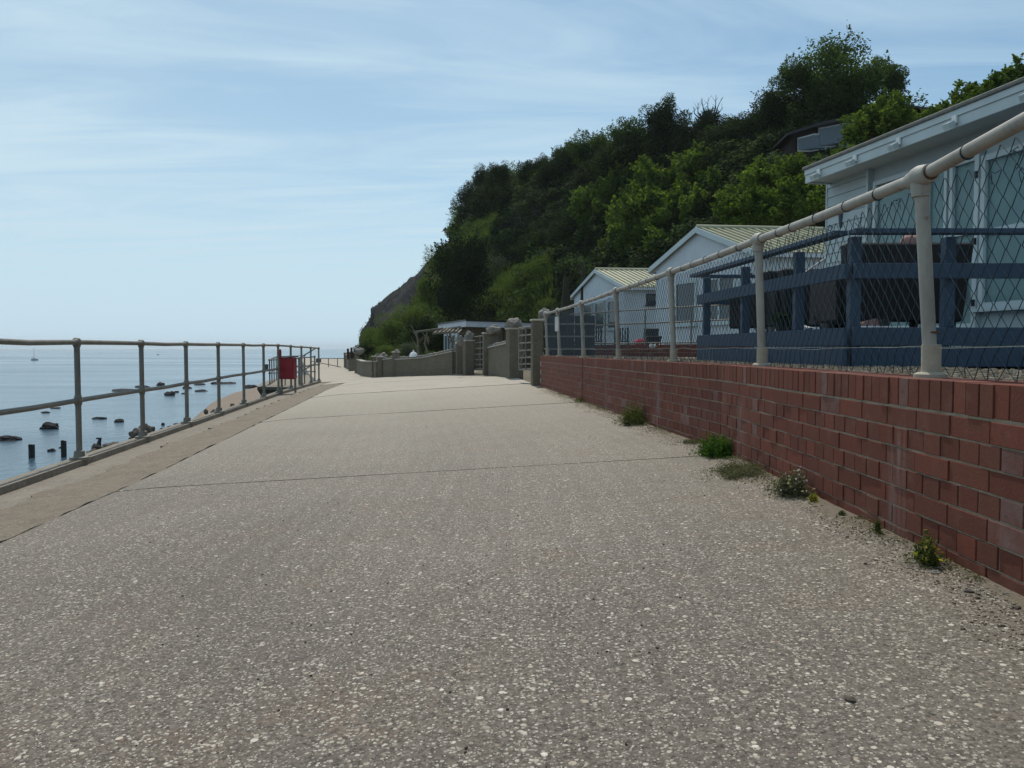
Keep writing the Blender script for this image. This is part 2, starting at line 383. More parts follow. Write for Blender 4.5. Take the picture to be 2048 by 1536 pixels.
M['leaf_mat'] = leaf_mat('dry_mat_leaves', [(0, (.06, .06, .035)), (.5, (.11, .115, .065)), (1, (.20, .17, .11))], .25)
M['leaf_yellow'] = leaf_mat('yellow_leaves', [(0, (.08, .09, .02)), (.5, (.20, .20, .04)), (1, (.45, .36, .06))], .4)
M['petal'] = leaf_mat('pale_petals', [(0, (.35, .32, .36)), (1, (.55, .50, .55))], .3)
M['bark'] = simple('bark', (.06, .048, .038), (.035, .028, .022), .9, 8, .8)
def cliff_mat():
    t = NT('cliff_earth'); co = t.coord()
    a = t.noise(co, .35, 8, .7); b = t.noise(co, 2.2, 8, .75)
    col = t.mix(t.ramp(a, [(.35, 0), (.65, 1)]), (.022, .021, .024), (.042, .040, .041))
    col = t.mix(t.ramp(b, [(.45, 0), (.7, .8)]), col, (.028, .027, .028))
    return t.bsdf(col, .95, 0, .1, t.bump(b, 1.0, .35))
M['cliff'] = cliff_mat()
M['soil'] = simple('dark_soil', (.035, .035, .02), (.025, .022, .015), .95, 2, .5)
M['ground'] = simple('garden_earth', (.13, .11, .075), (.09, .075, .05), .95, 2, .4)
def sea_mat():
    t = NT('sea_water'); co = t.coord(sc3=(1.0, .55, 1))
    h = t.math('ADD', t.noise(co, 2.4, 5, .6), t.math('MULTIPLY', t.noise(co, .33, 3, .5), 2.2))
    big = t.noise(t.coord(sc3=(.012, .04, 1)), 1, 4, .6)
    col = t.mix(t.ramp(big, [(.35, 0), (.65, 1)]), (.030, .065, .100), (.045, .085, .120))
    rg = t.ramp(t.noise(t.coord(sc3=(.01, .035, 1)), 1, 4, .6), [(.4, .12), (.6, .22)])
    return t.bsdf(col, rg, 0, .5, t.bump(h, .42, .14), IOR=1.33)
M['sea'] = sea_mat()

# ------------------------------------------------------------------ the setting
def sheet(name, pts, m, label=None, kind='structure', parent=None, zf=None, dz=0):
    mb = MB(); mb.add([(x, y, (zf(x, y) if zf else z) + dz) for x, y, z in pts], [tuple(range(len(pts)))])
    o = mb.build(name, m, parent)
    if not parent: tag(o, label, None, None, kind)
    return o
# sea
mb = MB(); xs = [-6900, -3000, -400, -60, 0, 60, 400, 3000, 6900]; ys = [-200, 0, 40, 120, 500, 3000, 6900]
mb.add([(x, y, Z_SEA) for y in ys for x in xs], [(j * 9 + i, j * 9 + i + 1, (j + 1) * 9 + i + 1, (j + 1) * 9 + i) for j in range(6) for i in range(8)])
tag(mb.build('sea', M['sea']), kind='structure')
# sea bed / ground below everything
sheet('sea_bed', [(-3000, -200, -6), (3000, -200, -6), (3000, 3000, -6), (-3000, 3000, -6)], M['sand'])
# railing line frame: X = -4.07-.125*(Y-7.49)
def railX(Y): return -4.07 - .125 * (Y - 7.49)
RD = Vector((-.125, 1, 0)).normalized(); RN = Vector((RD.y, -RD.x, 0))     # RN points inland (+X)
def wallX(Y): return 1.465 if Y < 5.6 else 1.465 - .104 * (Y - 5.6)
# promenade: kerb strips + slabs
prom = empty('promenade', (0, 0, 0)); prom['kind'] = 'structure'
def strip_mesh(name, xa, xb, y0, y1, m, nx=6, step=.35, dz=0, thick=.15, wob=(0, 0), rough=0, parent=prom, zf=None, endw=0):
    """sheet between xa(Y) and xb(Y) with skirts"""
    ny = max(2, int((y1 - y0) / step)); V = []; F = []
    zf = zf or g
    for j in range(ny + 1):
        Y = y0 + (y1 - y0) * j / ny
        ew = lambda x: (endw * (noise.noise(Vector((x * 1.7, round(y0 / 5.3), 0))) + .5 * noise.noise(Vector((x * 7, round(y0 / 5.3), 3)))) * (1 if Y > 10 else .6)) if endw and j in (0, ny) else 0
        a = xa(Y) + wob[0] * (noise.noise(Vector((Y * 2.3, 1.7, 0))) + .6 * noise.noise(Vector((Y * 9, 4.7, 0))) + .35 * noise.noise(Vector((Y * 30, 4.7, 0))))
        b = xb(Y) + wob[1] * (noise.noise(Vector((Y * 1.9, 8.7, 0))) + .5 * noise.noise(Vector((Y * 8, 2.2, 0))))
        row = [a + (b - a) * i / nx for i in range(nx + 1)]
        V.append((a, Y, zf(a, Y) + dz - thick))
        for x in row: V.append((x, Y + ew(x), zf(x, Y) + dz + rough * noise.noise(Vector((x * 4, Y * 4, 0)))))
        V.append((b, Y, zf(b, Y) + dz - thick))
    w = nx + 3
    for j in range(ny):
        for i in range(w - 1): F.append((j * w + i, j * w + i + 1, (j + 1) * w + i + 1, (j + 1) * w + i))
    F.append(tuple(range(w))[::-1]); F.append(tuple(ny * w + i for i in range(w)))
    mb = MB(); mb.add(V, F); return mb.build(name, m, parent)
joints = [-5.1, .15, 5.38, 10.6, 16.0, 21.3, 26.6]
strip_mesh('joint_bed', lambda Y: railX(Y) + .3, lambda Y: railX(Y) + 1.14, -5, 27, M['joint'], dz=-.036, thick=.3, step=1)
strip_mesh('joint_bed', lambda Y: railX(Y) + 1.09, lambda Y: wallX(Y) + .05, -5, 27, M['joint'], nx=60, dz=-.033, thick=.3, step=.12, rough=.026)
for a, b in zip(joints, joints[1:]):
    f = .013; fb_ = {10.6: .03, 16.0: .07, 21.3: .05}.get(b, .013); f = {10.6: .03, 16.0: .07, 21.3: .05}.get(a, .013)
    rt = (lambda Y: wallX(Y) + .02) if b < 14 else (lambda Y: min(wallX(Y) + .02, 1.0 - .16 * (Y - 14)) if Y < 20 else -.1 - .62 * (Y - 20))
    if a > 20: rt = lambda Y: -.1 - .62 * (Y - 20) + .4
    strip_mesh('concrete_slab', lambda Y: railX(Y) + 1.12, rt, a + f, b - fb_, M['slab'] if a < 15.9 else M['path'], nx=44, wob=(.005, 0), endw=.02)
strip_mesh('brown_strip', lambda Y: railX(Y) + .44, lambda Y: railX(Y) + 1.08, -5, 24, M['strip'], nx=8, step=.06, dz=-.008, wob=(.085, .014), rough=.016)
strip_mesh('grey_strip', lambda Y: railX(Y) + .06, lambda Y: railX(Y) + .46, -5, 27.0, M['kerb'], nx=3, dz=-.022, step=.3, thick=.4)
strip_mesh('sea_kerb', lambda Y: railX(Y) - .13, lambda Y: railX(Y) + .055, -5, 27.0, M['kerb'], nx=2, dz=.036, thick=.5)
# sea wall under the kerb
mb = MB()
for Y0, Y1 in ((-6, 27.0),):
    a = railX(Y0) - .10; b = railX(Y1) - .10
    mb.add([(a, Y0, g(a, Y0) - .1), (b, Y1, g(b, Y1) - .1), (b - 1.0, Y1, -6), (a - 1.0, Y0, -6), (a + 8, Y0, g(a, Y0) - .3), (b + 5, Y1, g(b, Y1) - .3), (b + 5, Y1, -6), (a + 8, Y0, -6)],
           [(0, 1, 2, 3), (1, 5, 6, 2), (0, 3, 7, 4)])
tag(mb.build('sea_wall', M['kerb']), 'concrete sea wall below the promenade railing', 'sea wall')
# further path
def pathL(Y): return -6.55 - .27 * (Y - 27)
def pathR(Y): return -4.2 - .24 * (Y - 27)
strip_mesh('further_path', pathL, lambda Y: pathR(Y) + 3.0 - min(2.2, .08 * (Y - 27)), 26.62, 120, M['path'], nx=6, step=1.5, thick=4.5, dz=-.002)
strip_mesh('near_path', lambda Y: railX(Y) + .46, lambda Y: pathR(Y) + 2, 24.0, 26.6, M['path'], nx=4, step=.4, dz=-.008)
# ground below the promenade, behind camera and inland
base = MB(); base.box(-3.2, 40, -8, 16, -6, -1.3); base.box(-5, 60, 16, 27, -6, -1.3); base.box(-6.3, 60, 27, 60, -6, -1.9)
tag(base.build('earth', M['ground']), kind='structure')
# terrace of gravel behind the brick wall and garden ground behind the concrete walls
def terL(Y): return (wallX(Y) + .2)
strip_mesh('gravel_terrace', terL, lambda Y: 30, -5, 15.3, M['gravelbed'], nx=2, step=1, thick=1.2, parent=None, zf=lambda x, y: -.135 - .0012 * y)['kind'] = 'structure'
sheet('garden_ground', [(1.2, 15.3, -.16), (40, 15.3, -.16), (60, 45, -.1), (2.5, 45, -.1)], M['ground'])
sheet('driveway', [(.55, 15.31, -.72), (3, 15.31, -.72), (3, 50, -.75), (-9, 60, -.95), (-4.2, 27.9, -.93), (-1.2, 25.2, -.76), (-.5, 22.8, -.73), (.1, 19, -.71)], M['ground'], dz=-.02)
mb = MB(); mb.box(1.15, 30, 15.32, 15.5, -1.3, -.14); mb.box(1.0, 1.2, 15.3, 34, -1.3, -.15)
tag(mb.build('retaining_wall', M['wallconc']), 'low grey retaining wall at the edge of the terrace', 'wall')

# ------------------------------------------------------------------ brick wall
bw = empty('brick_wall', (1.5, 5.6, -.7), 0, 'low red brick wall with an upright brick course on top, along the promenade', 'wall')
bwi = Matrix.Translation(bw.location).inverted()
def wtop(Y): return -.108 - .0019 * max(0, Y - 2)      # top of the wall
def brick_mesh(nm, L, H, D, b=.0014):
    mb = MB(); mb.box(-L / 2, L / 2, 0, D, -H / 2, H / 2); return mb.mesh(nm, M['brick'], bev=b)
bm_str = brick_mesh('stretcher', .2185, .0685, .1025); bm_head = brick_mesh('header', .1055, .0685, .1025); bm_row = brick_mesh('rowlock', .0685, .1045, .222)
bricks = []       # (kind, pos, rotz, Y)
def frame(Yd):    # distance along wall s -> position & angle ; s measured from the bend (Y=5.6), negative = nearer
    if Yd < 0: return Vector((1.465, 5.6 + Yd, 0)), PI / 2, Vector((0, 1, 0))
    d = Vector((-.104, 1, 0)).normalized(); return Vector((1.465, 5.6, 0)) + d * Yd, math.atan2(d.y, d.x), d
S_END = 9.2
def lay(s0, s1, z_off, step, kind, zfun):
    s = s0; Yd0 = s0 < -.001 or s1 <= 0
    while s < s1:
        c = s + step / 2
        if c + step * .45 < s1 + .03:
            p, a, d = frame(c)
            jx = rng.uniform(-.0022, .0022) if Yd0 else rng.uniform(-.0008, .0008)
            nrm = Vector((-d.y, d.x, 0))      # towards the sea
            pos = p - nrm * (0 + jx); pos.z = wtop(p.y) + z_off + rng.uniform(-.0012, .0012)
            bricks.append((kind, pos, a + PI + rng.uniform(-1, 1) * (.006 if Yd0 else .002), c))
        s += step
for seg in ((-8.0, 0.0), (0.0, S_END)):
    al = lambda st: (-int(8.0 / st) * st if seg[0] < 0 else 0.0)
    lay(al(.0755), seg[1], -.0525, .0755, 'r', None)
    for c in range(8):
        zo = -.105 - .012 - .0325 - c * .0755
        if c % 2 == 0: lay(al(.2255), seg[1], zo, .2255, 's', None)
        elif seg[0] < 0: lay(al(.1128) - .0564, -.05, zo, .1128, 'h', None); lay(-.0564, 0, zo, .0564, 'q', None)
        else: lay(0, .05, zo, .0564, 'q', None); lay(.0564, seg[1], zo, .1128, 'h', None)
KM = {'s': bm_str, 'h': bm_head, 'r': bm_row, 'q': brick_mesh('closer', .050, .0685, .1025)}
seen = [b for b in bricks if b[3] > -3.7 and b[1].z > g(b[1].x, b[1].y) - .02]
seen.sort(key=lambda b: b[3])
near = seen[:298]; nid = set(id(b) for b in near)
for kind, pos, a, c in near:
    link('brick', KM[kind], bw, pos - bw.location, (0, 0, a))
V = []; F = []; A = []
bv = {}; bf = {}
for k, me in KM.items():
    bv[k] = np.array([v.co[:] for v in me.vertices])
    me.calc_loop_triangles(); bf[k] = np.array([t.vertices[:] for t in me.loop_triangles])
off = 0
for b in bricks:
    if id(b) in nid or b[1].z < g(b[1].x, b[1].y) - .1: continue
    kind, pos, a, c = b; v = bv[kind]; ca, sa = math.cos(a), math.sin(a)
    w = np.stack([v[:, 0] * ca - v[:, 1] * sa, v[:, 0] * sa + v[:, 1] * ca, v[:, 2]], 1) + np.array(pos - bw.location)
    V.append(w); F.append(bf[kind] + off); A.append(np.full(len(bf[kind]), rng.random())); off += len(v)
o = link('distant_brickwork', npmesh('distant_brickwork', np.concatenate(V), np.concatenate(F), M['brick'], np.concatenate(A)), bw); o['kind'] = 'stuff'
# mortar body set back 6 mm behind the faces, its pale colour standing in for sunlit ledges
mb = MB()
for s0, s1 in ((-8.0, 0.0), (0.0, S_END)):
    n = int((s1 - s0) / .05)
    for f_in, z_hi, z_lo in ((.0065, -.004, -.108), (.0055, -.104, -.75)):
        pr = None
        ns = 40
        for i in range(ns + 1):
            s = s0 + (s1 - s0) * i / ns; p, a, d = frame(s if s1 > 0 else min(s, -1e-6)); nm = Vector((-d.y, d.x, 0))
            q = [p - nm * f_in, p - nm * .218]
            cur = [Vector((q[0].x, q[0].y, wtop(p.y) + z_lo)), Vector((q[0].x, q[0].y, wtop(p.y) + z_hi)), Vector((q[1].x, q[1].y, wtop(p.y) + z_hi)), Vector((q[1].x, q[1].y, wtop(p.y) + z_lo))]
            if pr: mb.add(pr + cur, [(0, 4, 5, 1), (1, 5, 6, 2), (2, 6, 7, 3)])
            pr = cur
        mb.add(pr, [(0, 1, 2, 3)])
for i, v in enumerate(mb.v): mb.v[i] = tuple(Vector(v) - bw.location)
mb.build('mortar', M['mortar'], bw)
p, a_, d_ = frame(5.09); q_ = p - bw.location
MB().box(-.009, .009, -.003, .03, -.78 - bw.location.z, wtop(10.66) - .002 - bw.location.z, Matrix.Translation((q_.x, q_.y, 0)) @ Matrix.Rotation(a_ + PI, 4, 'Z')).build('movement_joint', M['joint'], bw)

# ------------------------------------------------------------------ railing with chain-link mesh on the brick wall
rw = empty('mesh_railing', (1.6, 3.05, -.1), 0, 'cream pipe railing with green chain-link mesh on top of the brick wall', 'railing')
PY = [-3.1, -1.05, 1.0, 3.055, 5.12, 7.13, 9.2, 11.28, 13.35, 14.72]
def postbase(Y): return Vector((wallX(Y) + .135, Y, wtop(Y)))
def posttop(Y, h=.79): return postbase(Y) + Vector((-.035, 0, h if Y > 3.5 else h + .0))
RZ = {-3.1: .90, -1.05: .87, 1.0: .79, 3.055: .648, 5.12: .69, 7.13: .675, 9.2: .66, 11.28: .635, 13.35: .63, 14.72: .64}
tops = []
for Y in PY:
    b = postbase(Y); t_ = Vector((b.x - (.055 if Y < 4 else .035), b.y, RZ[Y])); tops.append(t_)
    b = b - rw.location; tt = t_ - rw.location
    p = MB().tube([b + Vector((0, 0, .02)), tt], .0252, 14).build('post', M['pipe'], rw, smooth=True)
    cz = rng.uniform(.10, .135)
    MB().lathe([(.034, 0.012), (.035, cz), (.028, cz + .003)], 14, b).build('collar', M['clay'], p, smooth=True)
    MB().lathe([(.060, 0), (.060, .012), (.048, .019), (.036, .021)], 16, b).build('flange', M['clay'], p, smooth=True)
    if abs(Y - 3.055) < .1:
        MB().lathe([(.029, cz + .045), (.031, cz + .048), (.029, cz + .052)], 14, b).build('ring', M['rust'], p, smooth=True)
for i, t_ in enumerate(tops):
    d = (tops[min(i + 1, len(tops) - 1)] - tops[max(i - 1, 0)]).normalized()
    q = d.to_track_quat('Z', 'Y').to_matrix().to_4x4()
    mb = MB(); mb.lathe([(.029, -.072), (.034, -.070), (.037, -.04), (.043, -.012), (.043, .012), (.037, .04), (.034, .070), (.029, .072)], 16, t_ - rw.location, q)
    mb.lathe([(.031, -.075), (.036, -.035), (.036, 0)], 14, t_ - rw.location)
    mb.build('joint_fitting', M['pipe'], rw, smooth=True)
    for s in (-1, 1):
        MB().tube([t_ + d * (s * .0735) - rw.location, t_ + d * (s * .078) - rw.location], .0285, 14).build('rust_ring', M['rust'], rw, smooth=True)
for a, b in zip(tops, tops[1:]):
    d = (b - a).normalized(); mid = (a + b) / 2; mid.z -= .006
    r = MB().tube([a + d * .06 - rw.location, mid - rw.location, b - d * .06 - rw.location], .0242, 14).build('rail', M['pipe'], rw, smooth=True)
    n = 5
    mb = MB()
    for k in range(1, n + 1):
        c = a + (b - a) * ((k + rng.uniform(-.2, .2)) / (n + 1)) - rw.location; c.z -= .004
        mb.tube([c - d * .0025, c + d * .0025], .0275, 12)
    mb.build('tie_wire', M['wire'], r)['kind'] = 'stuff'
# chain link, one panel per bay
def zig(V, F, pts, r):
    base = len(V); n = len(pts)
    for i, p in enumerate(pts):
        for k in range(3):
            a = 2 * PI * k / 3 + .5; V.append((p[0] + r * math.cos(a), p[1] + r * math.sin(a), p[2]))
    for i in range(n - 1):
        for k in range(3):
            F.append((base + i * 3 + k, base + i * 3 + (k + 1) % 3, base + (i + 1) * 3 + (k + 1) % 3, base + (i + 1) * 3 + k))
PX, QZ = .0375, .0425
for bi, (Y0, Y1) in enumerate(zip(PY, PY[1:])):
    if Y0 < -1.2: continue
    A_, B_ = tops[bi], tops[bi + 1]; A0, B0 = postbase(Y0), postbase(Y1)
    V = []; F = []; L = (B_ - A_).length; ns = int(L / PX)
    for k in range(ns):
        pts = []
        nseg = 24
        if bi == PY.index(3.055):
            tear = .05 * max(0, noise.noise(Vector((k * .3, 3, 1))) + .2)
        else: tear = .02 * max(0, noise.noise(Vector((k * .4, bi, 1))))
        for j in range(nseg + 1):
            zz = .004 + j * QZ
            sgn = (-1) ** (j + k)
            u = (k + .5 + sgn * .5) * PX + .006 * noise.noise(Vector((k * .37, j * .31, bi * 3.1)))
            t = min(1, max(0, u / L)); tp = A_ + (B_ - A_) * t; bt = A0 + (B0 - A0) * t
            hmax = tp.z - .012 - bt.z - tear
            if zz > hmax: break
            f = zz / (tp.z - bt.z); p = bt + (tp - bt) * f
            sag = .012 * noise.noise(Vector((u * 2.0, zz * 2.0, bi + 9.3)))
            if zz < .09: sag += (.09 - zz) * (.45 * noise.noise(Vector((u * 9.0, 2.2, bi))) + .15)
            out = .0016 * sgn
            # the little hooks where wires interlock
            p = p + Vector((sag * (1 if sag > 0 else .3) + out + .030, 0, .010 * noise.noise(Vector((u * 6.0, zz * 6, 5.5)))))
            if 0 < j:
                q = pts[-1]
            pts.append((p.x, p.y, p.z))
        # rounded bends: split corner into 2 points
        pp = []
        for i, q in enumerate(pts):
            if 0 < i < len(pts) - 1:
                a = Vector(pts[i - 1]); c = Vector(pts[i + 1]); q = Vector(q)
                pp.append(tuple(q.lerp(a, .14))); pp.append(tuple(q + Vector((0, 0, 0)))); pp.append(tuple(q.lerp(c, .14)))
            else: pp.append(q)
        if len(pp) > 2: zig(V, F, pp, .0021 if Y0 < 9 else .0023)
    # loose straining wire near the foot
    V = np.array(V) - np.array(rw.location)
    o = link('mesh_panel', npmesh('mesh_panel', V, np.array(F), M['wire']), rw); o['kind'] = 'stuff'
    pts = []
    for j in range(30):
        t = j / 29; p = A0.lerp(B0, t) + Vector((-.004, 0, .115 + .012 * noise.noise(Vector((t * 6, bi * 5.1, 0))))) - rw.location; pts.append(p)
    MB().tube(pts, .0013, 4).build('straining_wire', M['steelwire'], rw)
# a few curled loose ends at the torn top
mb = MB()
for k in range(26):
    Y = rng.uniform(3.2, 5.0) if k < 18 else rng.uniform(1.6, 2.7)
    t = (Y - 3.055) / 2.065; c = Vector((1.565, Y, RZ[3.055] - .04 - rng.uniform(0, .05)))
    pts = [c]
    for j in range(4): pts.append(pts[-1] + Vector((rng.uniform(-.012, .012), rng.uniform(-.03, .03), rng.uniform(-.035, .015))))
    mb.tube([p - rw.location for p in pts], .0016, 4)
mb.build('broken_wire', M['wire'], rw)['kind'] = 'stuff'

# ------------------------------------------------------------------ sea railing
def pipe_rail(name, pts, hs, label, r=.024, rail_lv=(1.0, .5), parent_loc=None, post_ok=None, mat='pipe_sea', knob=True, flange=True):
    root = empty(name, pts[0], 0, label, 'railing'); L = Vector(pts[0])
    for i, p in enumerate(pts):
        p = Vector(p) - L; h = hs
        if post_ok and not post_ok(i): continue
        o = MB().tube([p, p + Vector((0, 0, h))], r * 1.12, 10).build('post', M[mat], root, smooth=True)
        if knob:
            for lv in rail_lv:
                mb = MB(); mb.lathe([(r * 1.1, -.055), (r * 1.45, -.03), (r * 1.65, 0), (r * 1.45, .03), (r * 1.1, .055)] if lv < 1 else [(r * 1.1, -.055), (r * 1.45, -.03), (r * 1.7, 0), (r * 1.45, .028), (r * .8, .042)], 10, p + Vector((0, 0, h * lv)))
                if i < len(pts) - 1:
                    d = (Vector(pts[i + 1]) - L - p).normalized(); c = p + Vector((0, 0, h * lv)); mb.tube([c - d * .05, c - d * .02, c + d * .02, c + d * .05], [r * 1.15, r * 1.45, r * 1.45, r * 1.15], 10)
                mb.build('fitting', M[mat], o, smooth=True)
        if flange:
            MB().lathe([(.085, -.02), (.085, .012), (.05, .02), (.045, .07), (.03, .075)], 12, p).build('flange', M[mat], o, smooth=True)
    for a, b in zip(pts, pts[1:]):
        a = Vector(a) - L; b = Vector(b) - L
        for lv in rail_lv:
            w = Vector((0, 0, rng.uniform(-.012, .006)))
            MB().tube([a + Vector((0, 0, hs * lv)), (a + b) / 2 + Vector((0, 0, hs * lv)) + w, b + Vector((0, 0, hs * lv))], r, 10).build('rail', M[mat], root, smooth=True)
    return root
ys = [-3.7, -1.85, 0.05, 1.9, 3.76, 5.62, 7.49, 9.27, 11.1, 12.95, 14.88, 16.9, 18.75, 20.7, 22.7, 24.8, 26.9]
seap = [(railX(Y), Y, g(railX(Y), Y) + .045) for Y in ys]
sea_r = pipe_rail('sea_railing', seap, 1.09, 'long two-bar pipe railing along the sea edge of the promenade')
# lower railing round the bastion
Bp = [(-10.15, 33.5, -1.58), (-10.45, 34.8, -1.54), (-10.8, 36.3, -1.52), (-11.2, 38.0, -1.5), (-11.6, 40.2, -1.5), (-11.9, 42.8, -1.5), (-11.7, 45.2, -1.5)]
Bq = [(-10.15, 33.5, -1.58), (-9.45, 33.3, -1.54), (-8.8, 33.0, -1.5), (-8.2, 31.6, -1.45), (-7.3, 29.6, -1.4)]
zB = -1.52
bast = MB()
outl = [(-6.8, 28.0), (-8.0, 30.6), (-8.8, 32.4), (-9.6, 32.7), (-10.35, 32.9), (-10.7, 34.2), (-11.1, 36.0), (-11.5, 38.0), (-11.9, 40.2), (-12.2, 42.8), (-11.9, 45.9), (-10.8, 47.4), (-8.2, 38.0)]
def off_poly(pts, d, cx=-9.2, cy=37):
    out = []
    for x, y in pts:
        v = Vector((x - cx, y - cy)); l = v.length; out.append((x + v.x / l * d, y + v.y / l * d))
    return out
lv = [(0.0, zB), (.22, zB - .04), (.25, zB - .16), (.0, zB - .4), (-.5, zB - .9), (-.6, zB - 1.7), (.0, zB - 2.4), (1.2, -5.2)]
rings = [off_poly(outl, d) for d, z in lv]; n = len(outl)
vs_ = [(x, y, lv[i][1]) for i, rg in enumerate(rings) for x, y in rg]
bast.add(vs_, [(i * n + k, i * n + (k + 1) % n, (i + 1) * n + (k + 1) % n, (i + 1) * n + k) for i in range(len(lv) - 1) for k in range(n)] + [tuple(range(n))[::-1]])
bs = empty('sea_bastion', (0, 0, 0))
M['shadeconc'] = rough_conc('shaded_weedy_concrete', (.075, .065, .045), (.05, .045, .03), (.03, .028, .02), 1.5)  # shade of the face put into its weedy colour; the sunlit top stays light
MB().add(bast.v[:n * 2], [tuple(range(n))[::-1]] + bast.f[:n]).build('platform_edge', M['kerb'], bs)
MB().add(bast.v[n:], [tuple(i - n for i in f) for f in bast.f[n:-1]]).build('curved_face', M['shadeconc'], bs)
tag(bs, 'rounded concrete sea bastion with curved overhanging lip below the railing end', 'sea wall')
pipe_rail('bastion_railing', Bp, 1.1, 'lower curved pipe railing along the sea side of the bastion behind the red bin', flange=False)
pipe_rail('bastion_railing', Bq, 1.1, 'short lower pipe railing along the near side of the bastion, seen through the sea railing', flange=False)
hr = empty('stair_handrail', (-6.62, 26.95, -1.05), 0, 'sloping handrail dropping from the end post of the sea railing', 'handrail')
a = Vector((0, 0, 1.05)); b = Vector((-.9, 1.4, .72)); c_ = Vector((-1.5, 2.3, .66))
MB().tube([a, b, c_], .022, 8).build('rail', M['pipe_sea'], hr, smooth=True)
MB().tube([a + Vector((0, 0, -.5)), b + Vector((0, 0, -.5)), c_ + Vector((0, 0, -.5))], .022, 8).build('rail', M['pipe_sea'], hr, smooth=True)
MB().tube([b, b + Vector((0, 0, -1.15))], .025, 8).build('post', M['pipe_sea'], hr, smooth=True)
# far barrier across the path
fb = empty('barrier', P(690, 735, 62), 0, 'dark pipe barrier crossing the far end of the promenade', 'barrier')
L0 = fb.location.copy(); A1 = P(634, 717, 60) - L0; A2 = P(692, 717, 62) - L0
MB().tube([A1, A2], .03, 6).build('rail', M['pipe_sea'], fb)
MB().tube([P(620, 722, 60) - L0, P(682, 734, 61) - L0], .03, 6).build('brace', M['pipe_sea'], fb)
for px in (657, 675, 690):
    MB().tube([P(px, 717, 61) - L0, P(px, 734, 61) - L0], .035, 6).build('post', M['pipe_sea'], fb)
p = P(637, 721, 59); o = MB().box(-.19, .19, -.03, .03, -.13, .13).build('notice_board', M['greybox'], None, bev=.01, loc=p)
MB().box(-.02, .02, .0, .04, -.6, -.12).build('post', M['greybox'], o); tag(o, 'small dark blue notice board beside the far barrier', 'sign')
# red litter bin
bl = Vector((railX(20.0) + .12, 20.0, g(railX(20), 20) + .04))
bin_ = empty('litter_bin', P(577, 772, 19.0), R(-8), 'red litter bin hung on the sea railing', 'bin')
zb = g(bin_.location.x, bin_.location.y); bin_.location.z = zb
b0 = -.745 - zb
mb = MB(); mb.prism([(-.19, -.13), (.19, -.13), (.165, .13), (-.165, .13)], b0 + .02, b0 + .53)
mb.build('body', M['red'], bin_, bev=.02)
MB().box(-.2, .2, -.14, .14, b0 + .535, b0 + .56).build('rim', M['black'], bin_, bev=.006)
MB().box(-.15, .15, -.14, -.132, b0 + .08, b0 + .46).build('front_panel', M['red'], bin_, bev=.002)
MB().tube([(-.17, .0, 0), (-.17, 0, b0 + .05)], .028, 8).build('leg', M['pipe_sea'], bin_)
MB().tube([(.17, .0, 0), (.17, 0, b0 + .05)], .028, 8).build('leg', M['pipe_sea'], bin_)
lb = empty('lifebuoy_box', P(558.5, 712, 20.6), R(20), 'narrow red lifebuoy box on the railing left of the litter bin', 'lifebuoy box')
MB().prism([(-.055, -.04), (-.03, -.07), (.03, -.07), (.055, -.04), (.055, .05), (-.055, .05)], -.16, .15).build('case', M['red'], lb, bev=.01)
MB().box(-.045, .045, -.06, .04, .151, .175).build('lid', M['red'], lb, bev=.006)
gb = MB().box(-.1, .1, -.08, .08, -.14, .14).build('meter_box', M['greybox'], None, bev=.01, loc=P(531, 736, 33.2)); MB().box(-.11, .11, -.09, .09, .14, .155).build('lid', M['greybox'], gb)
tag(gb, 'small blue-grey box fixed at the near end of the bastion railing', 'box')

# ------------------------------------------------------------------ beach, rocks, piles, boats
def beach():
    z = -4.25
    pl = [PZ(380, 845, z), PZ(397, 830, z), PZ(430, 802, z), PZ(470, 785, z), PZ(515, 774, z), PZ(560, 764, z), Vector((-6, 90, z)), Vector((-6, 27, -3.4)), Vector((-4.6, 20, -3.6)), Vector((-5.6, 24, -3.6))]
    pts = [pl[0], pl[1], pl[2], pl[3], pl[4], pl[5], pl[6], pl[7]]
    mb = MB(); base = [Vector((p.x, p.y, p.z)) for p in pts]
    low = [p + Vector((-.8, 0, -.5)) for p in base[:6]]
    mb.add(base + low, [tuple(range(8))] + [(i, 8 + i, 9 + i, i + 1) for i in range(5)])
    return mb.build('beach', M['sand'])
tag(beach(), kind='structure')
def rock_mesh(nm, seed, m, sub=2, sq=(1, .8, .5)):
    import bmesh
    bm = bmesh.new(); bmesh.ops.create_icosphere(bm, subdivisions=sub, radius=1)
    for v in bm.verts:
        n_ = noise.noise(v.co * 1.3 + Vector((seed * 7.1, 0, 0))) * .45 + noise.noise(v.co * 3.1 + Vector((seed, 5, 0))) * .18
        v.co = Vector((v.co.x * sq[0], v.co.y * sq[1], v.co.z * sq[2])) * (1 + n_)
    me = bpy.data.meshes.new(nm); bm.to_mesh(me); bm.free(); me.materials.append(m); return me
rocks = [rock_mesh('rock', s, M['rock'], 3, (1, .9, .55)) for s in range(5)]
bould = [rock_mesh('boulder', s + 20, M['boulder'], 3, (1, .85, .75)) for s in range(4)]
